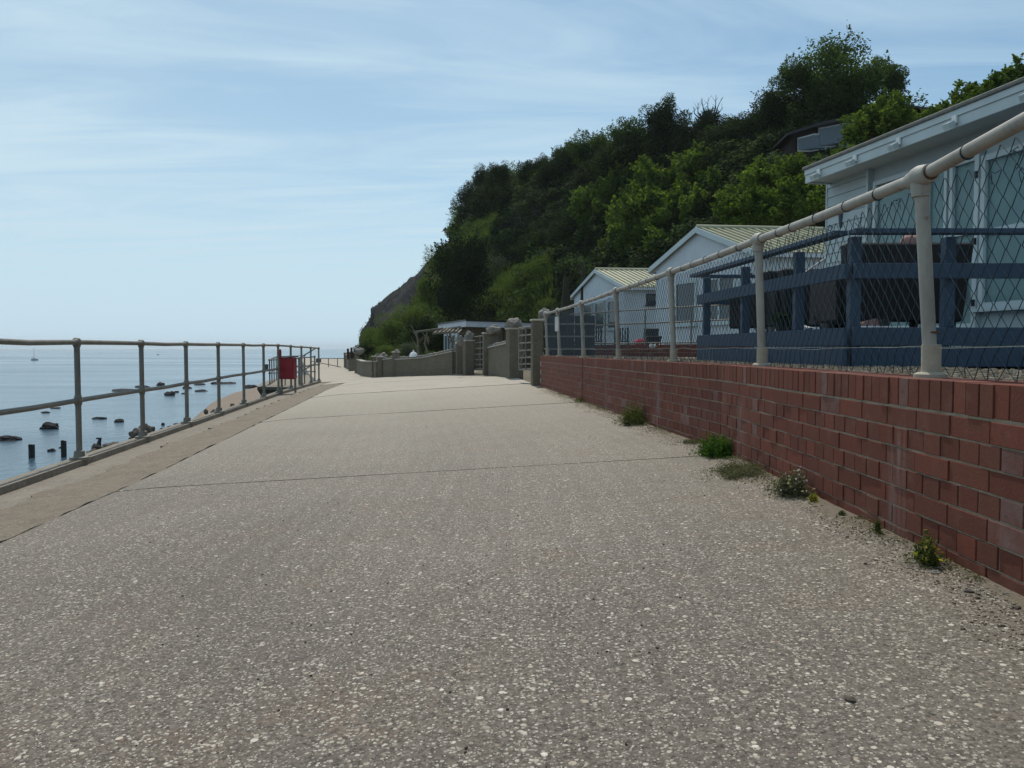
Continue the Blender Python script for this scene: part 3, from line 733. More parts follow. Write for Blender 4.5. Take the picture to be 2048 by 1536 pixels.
# x, y(base), half width px, height px, label
RK = [(12, 882, 22, 12, 'dark rock cut by the left edge of the photo, half awash'),
      (93, 858, 19, 14, 'largest pointed dark rock in the sea between the first two railing posts'),
      (88, 826, 10, 4, 'low flat rock just under the middle rail left of the first post'),
      (108, 817, 10, 3, 'thin flat rock under the middle rail nearest the first post'),
      (196, 838, 12, 5, 'low rock right of the first railing post, beyond the piles'),
      (234, 844, 10, 7, 'small two-humped rock left of the second railing post'),
      (101, 903, 9, 6, 'small rounded rock between the two timber piles'),
      (87, 941, 6, 6, 'tiny brown pebble-like rock near the kerb below the piles'),
      (66, 944, 6, 3, 'tiny low rock close to the kerb left of the first post'),
      (244, 783, 24, 6, 'long low dark reef between first and second railing posts near the horizon'),
      (283, 775, 14, 5, 'reef rock behind the second railing post'),
      (319, 771, 9, 7, 'pointed rock right of the second post, farthest of its cluster'),
      (320, 775, 11, 3, 'flat rock just in front of the pointed one right of the second post'),
      (337, 791, 11, 10, 'steep dark rock midway between second and third posts'),
      (352, 785, 4, 4, 'tiny rock beside the steep dark one between the second and third posts'),
      (395, 770, 12, 4, 'low rock right behind the third post'),
      (400, 783, 14, 4, 'flat greyish rock right of the third post'),
      (372, 777, 10, 6, 'dark rock touching the third post on its left'),
      (442, 768, 26, 5, 'long dark flat reef behind the fourth railing post'),
      (500, 776, 12, 8, 'dark rock behind the fifth railing post'),
      (369, 788, 7, 3, 'small flat rock under the third post'),
      (325, 850, 4, 5, 'tiny rock near the kerb right of the second post'),
      (322, 859, 4, 4, 'tiny dark stone nearest the kerb right of the second post'),
      (338, 855, 5, 4, 'tiny low stone between the second post and the kerb boulders'),
      (260, 877, 3, 2, 'tiny stone left of the second post'),
      (120, 896, 3, 2, 'tiny stone by the right-hand pile')]
for i, (x, y, hw, hp, lab) in enumerate(RK):
    p = PZ(x, y, Z_SEA); k = p.y / FPX
    o = link('sea_rock', rocks[i % 5], None, (p.x, p.y + hw * k * .5, Z_SEA), (0, 0, rng.uniform(-.5, .5) + (PI if i % 2 else 0)))
    o.scale = (hw * k * 1.0, hw * k * .9, max(hp * k * 1.5, .1)); tag(o, lab, 'rock', 'rocks in the shallow sea')
BD = [(277, 871, 18, 14, 'pale worn boulder left of the foot of the second post'), (294, 866, 15, 17, 'brown boulder behind the foot of the second post'),
      (213, 902, 14, 14, 'brown boulder at the kerb right of the first post'), (232, 896, 24, 12, 'larger brown boulder next along the kerb towards the second post'),
      (192, 899, 9, 8, 'dark small boulder left of the brown ones by the first post'), (186, 911, 14, 10, 'flat brown boulder nearest the kerb by the first post'),
      (353, 856, 9, 9, 'small pale boulder left of the third post'), (396, 845, 18, 9, 'brown boulder right of the foot of the third post'),
      (430, 829, 9, 9, 'round dark boulder on the beach left of the fourth post'), (453, 826, 10, 6, 'brown flat boulder on the beach right of the fourth post'),
      (465, 815, 7, 7, 'rounded red-brown boulder on the beach above the kerb'), (412, 826, 4, 4, 'small stone on the beach near the third post')]
for i, (x, y, hw, hp, lab) in enumerate(BD):
    p = PZ(x, y - 2, -4.0); k = p.y / FPX
    o = link('boulder', bould[i % 4], None, (p.x, p.y, -4.0), (rng.uniform(-.2, .2), 0, rng.uniform(0, 6)))
    o.scale = (hw * k * .95, hw * k * .9, max(hp * k * 1.15, .25)); tag(o, lab, 'boulder', 'boulders at the foot of the sea wall')
for x, y0, y1, w, lab in ((64, 915, 888, 11, 'left and thicker of two timber piles standing in the sea'), (128, 914, 880, 9, 'right-hand timber pile in the sea beside the first railing post')):
    p = PZ(x, y0, Z_SEA); k = p.y / FPX; h = (y0 - y1) * k
    o = empty('timber_pile', p, .3, lab, 'pile', 'timber piles in the sea')
    MB().box(-w * k * .5, w * k * .02, -w * k * .3, w * k * .3, -1.5, h, jit=.01).build('timber', M['wood'], o, bev=.01)
    MB().box(w * k * .06, w * k * .48, -w * k * .3, w * k * .3, -1.5, h * .96, jit=.01).build('timber', M['wood'], o, bev=.01)
p = PZ(200, 912, Z_SEA); k = p.y / FPX
o = empty('broken_pile', p, 0, 'broken crooked timber pile with a flat cap among the kerb boulders', 'pile')
MB().tube([(0, 0, -1), (0, 0, 20 * k), (-.03, 0, 26 * k), (.03, 0, 36 * k)], [4 * k, 3.4 * k, 4 * k, 2.5 * k], 7).build('timber', M['wood'], o)
MB().box(-.12, .06, -.06, .06, 34 * k, 37 * k).build('cap', M['wood'], o)
# sailing boat
p = PZ(69, 721, Z_SEA); k = p.y / FPX
bo = empty('sailing_boat', p, 0, 'small white yacht without sails, anchored far out on the left', 'boat')
mb = MB(); sec = [(-7, .2), (-5.5, .9), (0, 1.15), (4, .9), (7.5, .05)]
V = []; 
for sx, w in sec:
    for sy, zz in ((-1, 3.4), (-.7, .6), (0, -.8), (.7, .6), (1, 3.4)): V.append((sx * k, sy * w * 2 * k, zz * k))
F = [(i * 5 + j, (i + 1) * 5 + j, (i + 1) * 5 + j + 1, i * 5 + j + 1) for i in range(4) for j in range(4)] + [(i * 5, i * 5 + 4, (i + 1) * 5 + 4, (i + 1) * 5) for i in range(4)] + [(0, 1, 2, 3, 4), (24, 23, 22, 21, 20)]
mb.add(V, F); mb.build('hull', M['whitewood'], bo)
MB().box(-3.5 * k, 2 * k, -1 * k, 1 * k, 3.3 * k, 4.8 * k).build('cabin', M['upvc'], bo)
MB().tube([(-.5 * k, 0, 3 * k), (-.5 * k, 0, 25 * k)], .35 * k, 6).build('mast', M['pipe'], bo)
MB().tube([(-.5 * k, 0, 6.5 * k), (-6 * k, 0, 6 * k)], .35 * k, 6).build('boom', M['pipe'], bo)
for x, y, lab in ((316, 710, 'tiny dark motorboat right of the second railing post'), (487, 705, 'tiny dark boat near the fifth railing post')):
    p = PZ(x, y, Z_SEA); k = p.y / FPX; o = empty('motorboat', p, 0, lab, 'boat')
    MB().prism([(-2.2 * k, -.7 * k), (1.5 * k, -.8 * k), (2.6 * k, 0), (1.5 * k, .8 * k), (-2.2 * k, .7 * k)], 0, 1.0 * k).build('hull', M['black'], o)
    MB().box(-1 * k, .5 * k, -.5 * k, .5 * k, 1.0 * k, 1.9 * k).build('cabin', M['upvc'], o)

# ------------------------------------------------------------------ concrete garden walls, pillars, gates
def zat(p, py):                     # height seen at row py at the distance of p
    return -((py - 768) * CP + FPX * SP) / (FPX * CP - (py - 768) * SP) * p.y
def pillar(root, p, top, w, d=None, a=0.0, L=None, cap=True):
    d = d or w; L = L or root.location
    Mx = Matrix.Translation(p - L) @ Matrix.Rotation(a, 4, 'Z')
    mb = MB(); mb.box(-w / 2, w / 2, -d / 2, d / 2, -.3, top - p.z, Mx); o = mb.build('pillar', M['wallconc'], root, bev=.012)
    if cap:
        mb = MB(); mb.box(-w / 2 - .02, w / 2 + .02, -d / 2 - .02, d / 2 + .02, top - p.z + .001, top - p.z + .045, Mx, jit=.008); mb.build('cap', M['capconc'], o, bev=.012)
    return o
def wseg(root, pts, tops, th=.16, coping=True, pebbles=0, sag=0):
    """wall along pts with tops; also its coping and a row of beach stones"""
    L = root.location; n = 14; mb = MB(); cb = MB(); line = []
    for i in range(n + 1):
        t = i / n * (len(pts) - 1); k = min(int(t), len(pts) - 2); f = t - k
        p = pts[k].lerp(pts[k + 1], f); z = tops[k] + (tops[k + 1] - tops[k]) * f - sag * 4 * (i / n) * (1 - i / n)
        line.append((p, z))
    for nm, m, w, z0f, z1f in (('wall_panel', 'wallconc', th, lambda p, z: p.z - .3, lambda p, z: z), ('coping', 'capconc', th + .05, lambda p, z: z + .001, lambda p, z: z + .035)):
        if nm == 'coping' and not coping: continue
        mb = MB(); prev = None
        for i, (p, z) in enumerate(line):
            q = line[min(i + 1, n)][0] - line[max(i - 1, 0)][0]; q.z = 0; q.normalize(); nm_ = Vector((q.y, -q.x, 0)) * w / 2
            cur = [Vector((p.x - nm_.x, p.y - nm_.y, z0f(p, z))) - L, Vector((p.x - nm_.x, p.y - nm_.y, z1f(p, z))) - L, Vector((p.x + nm_.x, p.y + nm_.y, z1f(p, z))) - L, Vector((p.x + nm_.x, p.y + nm_.y, z0f(p, z))) - L]
            mb.add(cur, [])
            if i: b = (i - 1) * 4; mb.f += [(b, b + 4, b + 5, b + 1), (b + 1, b + 5, b + 6, b + 2), (b + 2, b + 6, b + 7, b + 3)]
        mb.f += [(0, 1, 2, 3), (n * 4 + 3, n * 4 + 2, n * 4 + 1, n * 4)]
        o = mb.build(nm, M[m], root)
    if pebbles:
        mb = MB()
        for k in range(pebbles):
            t = rng.random() * n; i = min(int(t), n - 1); p = line[i][0].lerp(line[i + 1][0], t - i); z = line[i][1] + (line[i + 1][1] - line[i][1]) * (t - i)
            r = rng.uniform(.03, .06); c = Vector((p.x + rng.uniform(-.05, .05), p.y + rng.uniform(-.05, .05), z + .03 + r * .6)) - L
            mb.lathe([(r * .3, -r * .7), (r * .95, -r * .2), (r, r * .25), (r * .35, r * .8)], 6, c, Matrix.Rotation(rng.uniform(-.5, .5), 4, 'X') @ Matrix.Rotation(rng.random() * 6, 4, 'Z'))
        o = mb.build('set_stones', M['pebble'], root); o['kind'] = 'stuff'
def crag(p, w, h, label, seed, z):
    k = p.y / FPX; o = link('beach_stone', stones_m[seed % 4], None, (p.x, p.y, z + h * k * .35), (rng.uniform(-.2, .2), 0, rng.uniform(0, 6)))
    o.scale = (w * k * .5, w * k * .5, h * k * .72); tag(o, label, 'stone', 'beach stones set on the wall pillars'); return o
stones_m = [rock_mesh('beach_stone', s + 40, M['pebble'], 3, (1, .9, .85)) for s in range(4)]
gw = empty('garden_wall', G(840, 752), 0, 'long low grey concrete garden wall topped with a row of beach stones, dipping to the left', 'wall')
pA, pB, pC, pD = G(739.5, 754.5), G(757, 754.2), G(792, 753), G(908, 749)
wseg(gw, [pD, (pC + pD) / 2, pC], [zat(pD, 704), zat((pC + pD) / 2, 716.5), zat(pC, 720)], pebbles=150)
wseg(gw, [pC, pB], [zat(pC, 717), zat(pB, 722)], pebbles=20)
pillar(gw, G(920, 748.6), zat(G(920, 748.6), 688), .24, a=.2)
pillar(gw, pC, zat(pC, 706), .24, a=.1)
pillar(gw, G(760, 754.3), zat(G(760, 754.3), 715), .16, a=.1)
pillar(gw, G(748, 754.4), zat(G(748, 754.4), 714), .14, a=.1)
gw2 = empty('garden_wall', G(725, 750), 0, 'short curved concrete wall section with a pale coping, left of the two thin pillars', 'wall')
p1, p2, p3 = G(756, 754.6), G(728, 751.5), G(713.5, 743.5)
wseg(gw2, [p1, p2, p3], [zat(p1, 724), zat(p2, 722.5), zat(p3, 718)], sag=0.02)
pillar(gw2, G(717, 745.5), zat(G(717, 745.5), 706), .28, a=-.5)
gw3 = empty('garden_wall', G(700, 738), 0, 'farthest concrete wall section, beside the path leading to the barrier', 'wall')
p4, p5 = G(706, 741), G(693, 734.5)
wseg(gw3, [p4, p5], [zat(p4, 713), zat(p5, 709)])
pillar(gw3, G(708, 741.5), zat(G(708, 741.5), 705), .45, a=-.5)
pillar(gw3, p5, zat(p5, 706), .3, a=-.5)
for x, y, w, h, lab, s in ((720, 706, 18, 11, 'rounded beach stone on the pillar of the curved wall section', 0), (754, 716, 11, 9, 'small stone on the left one of the two thin pillars', 1), (767, 716, 16, 11, 'wide stone just right of the two thin pillars', 2),
                           (793, 706, 13, 8, 'low stone on the pillar in the middle of the long garden wall', 3), (920, 687, 17, 16, 'tall stone on the pillar at the right end of the long garden wall', 1)):
    p = P(x, y, G(x, 753).y); crag(p, w, h, lab, s, p.z)
# white pebble dome on wall
p = P(827, 712, G(827, 752).y)
o = MB().lathe([(.13, -.03), (.13, .04), (.09, .10), (.03, .14), (.012, .2)], 12, (0, 0, 0)).build('white_lantern', M['whiteplastic'], None, smooth=True, loc=p); tag(o, 'small white domed lantern on the garden wall', 'lantern')
# gate pillar group
gp1 = empty('gate_pillar', G(937, 748.6), 0, 'square concrete gate pillar left of the far bar gate', 'pillar'); pillar(gp1, gp1.location.copy(), zat(gp1.location, 683), .28, a=.35)
p = P(938, 682, gp1.location.y); crag(p, 20, 20, 'dark pointed stone on the pillar left of the far bar gate', 2, p.z)
gwm = empty('gate_wall', G(995, 751), 0, 'concrete wall section between the two bar gates, with stones along its sloping top', 'wall')
pg, ph, pi_ = G(980, 749.5), G(1005, 752), G(1024, 755)
wseg(gwm, [pg, pi_], [zat(pg, 697), zat(pi_, 687)], pebbles=50)
pillar(gwm, G(981, 749.5), zat(G(981, 749.5), 668), .42, .3, a=.15)
pillar(gwm, G(1029, 756), zat(G(1029, 756), 659), .34, .34, a=.25)
p = P(1029, 658, G(1029, 756).y); crag(p, 36, 24, 'large grey domed stone on the tall pillar between the gates', 0, p.z)
p = P(987, 665, G(981, 750).y); crag(p, 30, 16, 'brown angular stone on the broad pillar right of the far gate', 3, p.z)
gp2 = empty('gate_pillar', Vector((.47, 15.15, -.71)), 0, 'rough concrete pillar where the red brick wall begins', 'pillar')
pillar(gp2, gp2.location.copy(), zat(gp2.location, 643), .20, .3, a=.1)
p = P(1088, 636, 15.3); o = crag(p, 26, 20, 'pale rounded rock beside the start of the mesh railing', 1, p.z); o['group'] = 'beach stones set on the wall pillars'
def bar_gate(name, a, b, zb, zt, nb, label, cat='gate'):
    root = empty(name, a, 0, label, cat); L = Vector(a); B = Vector(b) - L
    for q in (Vector((0, 0, 0)), B * .5, B): MB().tube([q + Vector((0, 0, zb - L.z)), q + Vector((0, 0, zt - L.z))], .018, 8).build('upright', M['pipe_sea'], root, smooth=True)
    for i in range(nb):
        z = zb + (zt - zb) * (i / (nb - 1)) ** 1.15 - L.z
        MB().tube([Vector((0, 0, z)), B + Vector((0, 0, z))], .016, 8).build('gate_bar', M['pipe_sea'], root, smooth=True)
    MB().tube([Vector((0, 0, zb - L.z)), B * .5 + Vector((0, 0, (zb + zt) / 2 - L.z))], .014, 8).build('brace', M['pipe_sea'], root, smooth=True)
    return root
a, b = P(949, 744, 24.0), P(973, 744, 22.9)
bar_gate('bar_gate', a, b, zat(a, 738), zat(a, 674), 7, 'pale metal bar gate between the two left stone-topped pillars')
a, b = P(1038, 743, 16.6), P(1066, 743, 16.0)
bar_gate('bar_gate', a, b, zat(a, 739), zat(a, 656), 7, 'pale metal bar gate next to the brick wall pillar')
# dark door panel and white plate behind first railing posts
dd = empty('boarded_gate', (1.0, 15.6, -.14), 0, 'dark boarded gate with pale bars behind the far end of the mesh railing', 'gate')
for k in range(5): MB().box(-.38 + k * .2, -.19 + k * .2, -.02, .02, 0, .72 + (.02 if k < 2 else .06)).build('board', M['darkwood'], dd, bev=.004)
for z in (.12, .36, .60): MB().box(-.38, .62, -.045, -.022, z, z + .03).build('rail', M['pipe'], dd)
wp = MB().box(-.03, .03, -.008, .008, -.12, .12).build('white_plate', M['whiteplastic'], None, bev=.003, loc=P(1113.5, 648, 13.3)); tag(wp, 'narrow white plate fixed upright on the second last railing post', 'sign')

# ------------------------------------------------------------------ low brick plinth with a three-bar railing on the terrace
pl0, pl1 = Vector((1.25, 17.2, -.15)), Vector((3.75, 12.9, -.15))
pw = empty('brick_plinth', pl0, 0, 'low dark brick plinth crossing the terrace under a three-bar railing', 'wall')
d = (pl1 - pl0).normalized(); nrm = Vector((d.y, -d.x, 0)); Lp = (pl1 - pl0).length; ang = math.atan2(d.y, d.x)
Mx = Matrix.Rotation(ang, 4, 'Z')
MB().box(0, Lp, .01, .2, -.1, .19, Mx).build('core', M['mortar'], pw)
bp = MB().box(-.1075, .1075, 0, .1, -.0325, .0325).mesh('plinth_brick', M['brick'], bev=.002)
for c in range(3):
    for k in range(int(Lp / .226)):
        q = d * (.11 + k * .226 + (.11 if c % 2 else 0)); link('brick', bp, pw, Vector((q.x, q.y, .04 + c * .0755)), (0, 0, ang))
tb = pl0 + Vector((0, 0, .2)); te = pl1 + Vector((0, 0, .2))
n = 5
pipe_rail('terrace_railing', [tb + (te - tb) * (i / (n - 1)) for i in range(n)], .68, 'thin grey three-bar railing on the brick plinth in front of the chalets', r=.014, rail_lv=(1.0, .62, .08), flange=False, knob=False)
for i in range(4):
    p = P(1302 + i * 8, 692, 14.8); o = link('shell', stones_m[i % 4], None, p, (0, 0, i)); o.scale = (.03, .03, .045); o.data = o.data
    tag(o, 'small white shell on the brick plinth, %s of the four' % ('leftmost', 'second from left', 'third from left', 'rightmost')[i], 'shell', 'white shells in a row on the brick plinth')
shm = stones_m[0].copy(); shm.materials.clear(); shm.materials.append(M['whiteplastic'])
for o in [o for o in COL.objects if o.name.startswith('shell')]: o.data = shm

# ------------------------------------------------------------------ glass and windows
t = NT('pane_glass'); gl = t.n('BsdfGlossy'); gl.inputs['Roughness'].default_value = .04; trn = t.n('BsdfTransparent'); trn.inputs[0].default_value = (.82, .88, .88, 1)
fr = t.n('Fresnel'); fr.inputs[0].default_value = 1.12; mx = t.n('MixShader'); t.t.links.new(fr.outputs[0], mx.inputs[0]); t.t.links.new(trn.outputs[0], mx.inputs[1]); t.t.links.new(gl.outputs[0], mx.inputs[2]); t.t.links.new(mx.outputs[0], t.out.inputs[0])
M['pane'] = t.m
def window(root, O, ax, nrm, w, z0, z1, cols=1, trans=None, fr=.06, curt=True, dark=False, name='window', mat='upvc', label=None):
    """window in the plane through O along ax; nrm points outward; coordinates relative to root"""
    def q(u, z, dpt): v = O + ax * u + nrm * dpt; return Vector((v.x, v.y, z))
    def slab(mb, u0, u1, za, zb_, d0, d1):
        vs = [q(u, z, dd_) for z in (za, zb_) for dd_ in (d0, d1) for u in (u0, u1)]
        mb.add(vs, [(0, 2, 3, 1), (4, 5, 7, 6), (0, 1, 5, 4), (2, 6, 7, 3), (0, 4, 6, 2), (1, 3, 7, 5)])
    mb = MB(); slab(mb, 0, fr, z0, z1, -.02, .04); slab(mb, w - fr, w, z0, z1, -.02, .04); slab(mb, fr, w - fr, z0, z0 + fr, -.02, .038); slab(mb, fr, w - fr, z1 - fr, z1, -.02, .038)
    for c in range(1, cols): slab(mb, w * c / cols - fr * .4, w * c / cols + fr * .4, z0 + fr, z1 - fr, -.018, .034)
    if trans: slab(mb, fr, w - fr, trans - fr * .45, trans + fr * .45, -.016, .031)
    o = mb.build(name, M[mat], root)
    if label: o['label'] = label
    mb = MB(); slab(mb, -.06, w + .06, z0 - .035, z0 - .001, -.02, .08); mb.build('sill', M[mat], o)
    mb = MB(); slab(mb, fr * .5, w - fr * .5, z0 + fr * .5, z1 - fr * .5, .0, .006); mb.build('pane', M['pane'] if curt and not dark else M['glass'], o)
    if curt and not dark:
        n = int(w / .03); V = []; F = []
        for i in range(n + 1):
            u = fr + (w - 2 * fr) * i / n; dp = -.07 + .024 * math.sin(i * 1.1 + .9 * math.sin(i * .21)) 
            V += [q(u, z0 + .02, dp), q(u, z1 - .02, dp)]
        F = [(2 * i, 2 * i + 2, 2 * i + 3, 2 * i + 1) for i in range(n)]
        MB().add(V, F).build('curtain', M['curtain'], o)
    return o

# ------------------------------------------------------------------ big white beach house, right
C0 = Vector((4.42, 11.3, 0)); dh = Vector((.183, -.983, 0)).normalized(); ah = math.atan2(dh.y, dh.x)
h1 = empty('white_beach_house', (C0.x, C0.y, -.13), ah, 'large white clad beach house with flat roof and deep fascia, behind the blue deck', 'house')
zo = .13                     # local z = world z + .13
LH = 10.5
MB().box(0.02, LH, .05, 5, 0, 2.42 + zo).build('wall', M['whitewood'], h1)
for k in range(19):          # ship-lap boards, front section and end wall
    z = .02 + k * .13 + zo
    if z > 2.35 + zo: break
    mb = MB(); mb.add([(0, -.012, z), (.90, -.012, z), (.90, .0, z + .126), (0, .0, z + .126), (0, .05, z), (.90, .05, z), (.90, .05, z + .126), (0, .05, z + .126)],
                      [(0, 1, 2, 3), (0, 4, 5, 1), (3, 2, 6, 7), (0, 3, 7, 4), (1, 5, 6, 2)]); mb.build('cladding_board', M['whitewood'], h1)
MB().box(-.025, .0, -.02, .06, 0, 2.3 + zo).build('corner_trim', M['upvc'], h1, bev=.004)
MB().box(.90, .945, -.03, .05, 0, 2.3 + zo).build('trim', M['upvc'], h1, bev=.004)
MB().box(.08, LH + .3, -.36, 5.3, 2.30 + zo, 2.43 + zo).build('soffit', M['whitewood'], h1)
MB().box(.06, LH + .3, -.385, -.361, 2.275 + zo, 2.40 + zo).build('fascia_board', M['upvc'], h1, bev=.003)
MB().box(.06, LH + .3, -.40, -.386, 2.385 + zo, 2.455 + zo).build('drip_board', M['upvc'], h1, bev=.003)
MB().box(.055, .079, -.36, 5.3, 2.275 + zo, 2.44 + zo).build('end_fascia', M['upvc'], h1, bev=.003)
mb = MB(); mb.box(.03, LH + .35, -.425, 5.35, 2.456 + zo, 2.50 + zo); mb.build('roof', M['felt'], h1, bev=.01)
for aa in (.42, 1.22, 2.04, 2.92, 3.9):
    o = MB().box(aa - .035, aa + .035, -.415, -.387, 2.31 + zo, 2.40 + zo).build('floodlight', M['whiteplastic'], h1, bev=.006)
    MB().prism([(-.045, -.055), (.045, -.055), (.035, .03), (-.035, .03)], -.03, .03, Matrix.Translation((aa, -.45, 2.30 + zo)) @ Matrix.Rotation(.45, 4, 'X')).build('lamp_head', M['upvc'], o)
ax, nr_ = Vector((1, 0, 0)), Vector((0, -1, 0))
window(h1, Vector((1.02, 0.03, 0)), ax, nr_, .93, .22 + zo, 2.12 + zo, 1, None, .055)
window(h1, Vector((2.0, 0.03, 0)), ax, nr_, .34, .22 + zo, 2.12 + zo, 1, None, .04)
window(h1, Vector((2.38, 0.03, 0)), ax, nr_, .42, .22 + zo, 2.05 + zo, 1, 1.25 + zo, .05)
window(h1, Vector((2.84, 0.03, 0)), ax, nr_, 1.5, .42 + zo, 2.02 + zo, 2, 1.22 + zo, .06)
window(h1, Vector((4.45, 0.03, 0)), ax, nr_, 1.5, .42 + zo, 2.02 + zo, 2, 1.22 + zo, .06)
MB().box(2.80, 2.825, -.02, .05, .1 + zo, 2.2 + zo).build('door_edge', M['upvc'], h1)
for z in (.45, 1.1, 1.8): MB().box(2.79, 2.815, -.045, -.02, z + zo, z + .07 + zo).build('hinge', M['black'], h1)
ho = MB().box(-.1, .1, -.07, .07, -.09, .09).build('wall_box', M['black'], None, bev=.008, loc=P(1912, 588, 8.85), rot=(0, 0, ah)); tag(ho, 'small black box standing by the narrow glazed door of the white beach house', 'box')
p = P(1684, 440, 10.97); o = MB().tube([(0, 0, -.10), (0, -.02, .10)], .035, 8).build('wall_lamp', M['greybox'], None, loc=p, rot=(0, 0, ah)); MB().box(-.04, .04, .0, .12, -.02, .02).build('bracket', M['greybox'], o); tag(o, 'small grey wall lamp on the white boards behind the mesh', 'lamp')

# ------------------------------------------------------------------ two chalets with gabled roofs
def chalet(name, Ff, Fn, dd_, Ld, ze, zr, zf, label, side_win, front_win):
    Ff, Fn, dd_ = Vector((*Ff, 0)), Vector((*Fn, 0)), Vector((*dd_, 0)).normalized()
    a = Fn - Ff; W = a.length; an = a / W; root = empty(name, (Ff.x, Ff.y, zf), 0, label, 'chalet'); L = root.location.copy()
    def q(s, t, z): v = Ff + an * s + dd_ * t; return Vector((v.x, v.y, z)) - L
    ins = .2
    mb = MB(); mid = W / 2; wz = ze - .055
    sl = (zr - ze) / mid
    pr = [(ins, zf - .5), (ins, wz + ins * sl), (mid, zr - .06), (W - ins, wz + ins * sl), (W - ins, zf - .5)]
    V = [q(s, .09, z) for s, z in pr] + [q(s, Ld, z) for s, z in pr]
    mb.add(V, [(0, 1, 2, 3, 4), (9, 8, 7, 6, 5), (0, 5, 6, 1), (4, 3, 8, 9), (1, 6, 7, 2), (2, 7, 8, 3)]); mb.build('wall', M['render'], root)
    # roof sheets with thickness
    for s0, z0, s1, z1 in ((0, ze, mid, zr), (W, ze, mid, zr)):
        V = [q(s0, 0, z0), q(s1, 0, z1), q(s1, Ld + .2, z1), q(s0, Ld + .2, z0)]; V2 = [v + Vector((0, 0, -.04)) for v in V]
        o = MB().add(V + V2, [(0, 1, 2, 3), (7, 6, 5, 4), (0, 4, 5, 1), (1, 5, 6, 2), (2, 6, 7, 3), (3, 7, 4, 0)]).build('roof_sheet', M['roofmetal'], root)
        mb = MB(); t_ = .10
        while t_ < Ld + .15:
            mb.bar(q(s0, t_, z0 + .02), q(s1, t_, z1 + .02), .055, .045); t_ += .20
        r_ = mb.build('roof_rib', M['roofmetal'], o); r_['kind'] = 'stuff'
        V = [q(s0, -.03, z0 - .11), q(s1, -.03, z1 - .11), q(s1, -.03, z1 + .03), q(s0, -.03, z0 + .03)]; V2 = [v + dd_ * .026 for v in V]
        MB().add(V + V2, [(0, 1, 2, 3), (7, 6, 5, 4), (0, 4, 5, 1), (1, 5, 6, 2), (2, 6, 7, 3), (3, 7, 4, 0)]).build('barge_board', M['upvc'], root)
        V = [q(s0, 0, z0 - .13), q(s0, Ld, z0 - .13), q(s0, Ld, z0 - .045), q(s0, 0, z0 - .045)]; V2 = [v + an * (.03 if s0 else -.03) for v in V]
        MB().add(V + V2, [(0, 1, 2, 3), (7, 6, 5, 4), (0, 4, 5, 1), (1, 5, 6, 2), (2, 6, 7, 3), (3, 7, 4, 0)]).build('gutter', M['fasciagrey'], root)
    MB().tube([q(mid, 0, zr + .035), q(mid, Ld + .2, zr + .035)], .06, 8).build('ridge', M['roofmetal'], root)
    fn = Vector((an.y, -an.x, 0)); fn = fn if fn.x < 0 else -fn
    for s, w, z0, z1, c in front_win: window(root, q(s, .09, 0) * Vector((1, 1, 0)), an, -dd_, w, z0 - L.z, z1 - L.z, c, None, .07, dark=True)
    for t_, w, z0, z1 in side_win:
        O = q(W - ins, t_, 0) * Vector((1, 1, 0)); sn = Vector((dd_.y, -dd_.x, 0))
        window(root, O, dd_, sn, w, z0 - L.z, z1 - L.z, 1, None, .04, dark=True, mat='darkwood')
    return root
chalet('chalet', (3.82, 22.4), (5.45, 18.15), (.99, .12), 9, 2.2, 3.02, -.15, 'nearer white chalet with gable and ribbed olive roof, left of the white beach house', ((2.3, .38, 1.55, 1.95), (3.0, .38, 1.55, 1.95)), ((1.2, 1.0, .6, 1.75, 1), (2.5, 1.3, .6, 1.75, 2)))
chalet('chalet', (2.5, 34.2), (3.95, 28.4), (.99, .10), 7, 2.2, 3.05, -.15, 'farther, smaller-looking white chalet with gable and ribbed olive roof, left of the other one', ((.9, .35, 1.55, 1.95), (1.7, .35, 1.55, 1.95)), ((1.4, 1.1, .7, 1.8, 1), (2.8, 1.1, .7, 1.8, 1), (4.2, 1.0, .7, 1.8, 1)))

# ------------------------------------------------------------------ blue deck
dk = empty('blue_deck', (2.32, 5.5, -.13), 0, 'raised navy blue timber deck with open railings, in front of the white beach house', 'deck')
L = dk.location.copy()
cor = Vector((2.32, 5.5, 0)); lf = Vector((2.06, 8.7, 0)); rt = Vector((5.6, 5.5, 0)); fr_ = Vector((4.75, 8.7, 0))
dl = (lf - cor).normalized()
def dbar(nm, a, b, z0, z1, th, par=None, offn=0):
    a = Vector(a); b = Vector(b); dd_ = (b - a).normalized(); n_ = Vector((dd_.y, -dd_.x, 0)) * th
    V = [a, b, b - n_, a - n_]; V = [Vector((v.x, v.y, 0)) for v in V]
    mb = MB(); mb.add([v + Vector((0, 0, z0)) - L for v in V] + [v + Vector((0, 0, z1)) - L for v in V], [(3, 2, 1, 0), (4, 5, 6, 7), (0, 1, 5, 4), (1, 2, 6, 5), (2, 3, 7, 6), (3, 0, 4, 7)])
    return mb.build(nm, M['bluewood'], par or dk, bev=.003)
ox = Vector((-.028, 0, 0)); oy = Vector((0, -.028, 0))
for z0, z1 in ((.018, .142), (-.125, .008)):
    dbar('fascia_board', lf + ox, cor + ox + oy, z0, z1, -.026)
    dbar('fascia_board', cor + oy, rt + oy, z0, z1, -.026)
    dbar('fascia_board', lf, fr_, z0, z1, .026)
for i in range(26):           # deck boards
    t_ = i / 26; y0 = 5.5 + 3.2 * t_ + .004; y1 = 5.5 + 3.2 * (i + 1) / 26 - .004; x0 = 2.34 - .26 * t_
    MB().box(x0 - L.x, 4.85 - .03 * 0 - L.x, y0 - L.y, y1 - L.y, .118 - L.z, .145 - L.z).build('deck_board', M['bluewood'], dk)
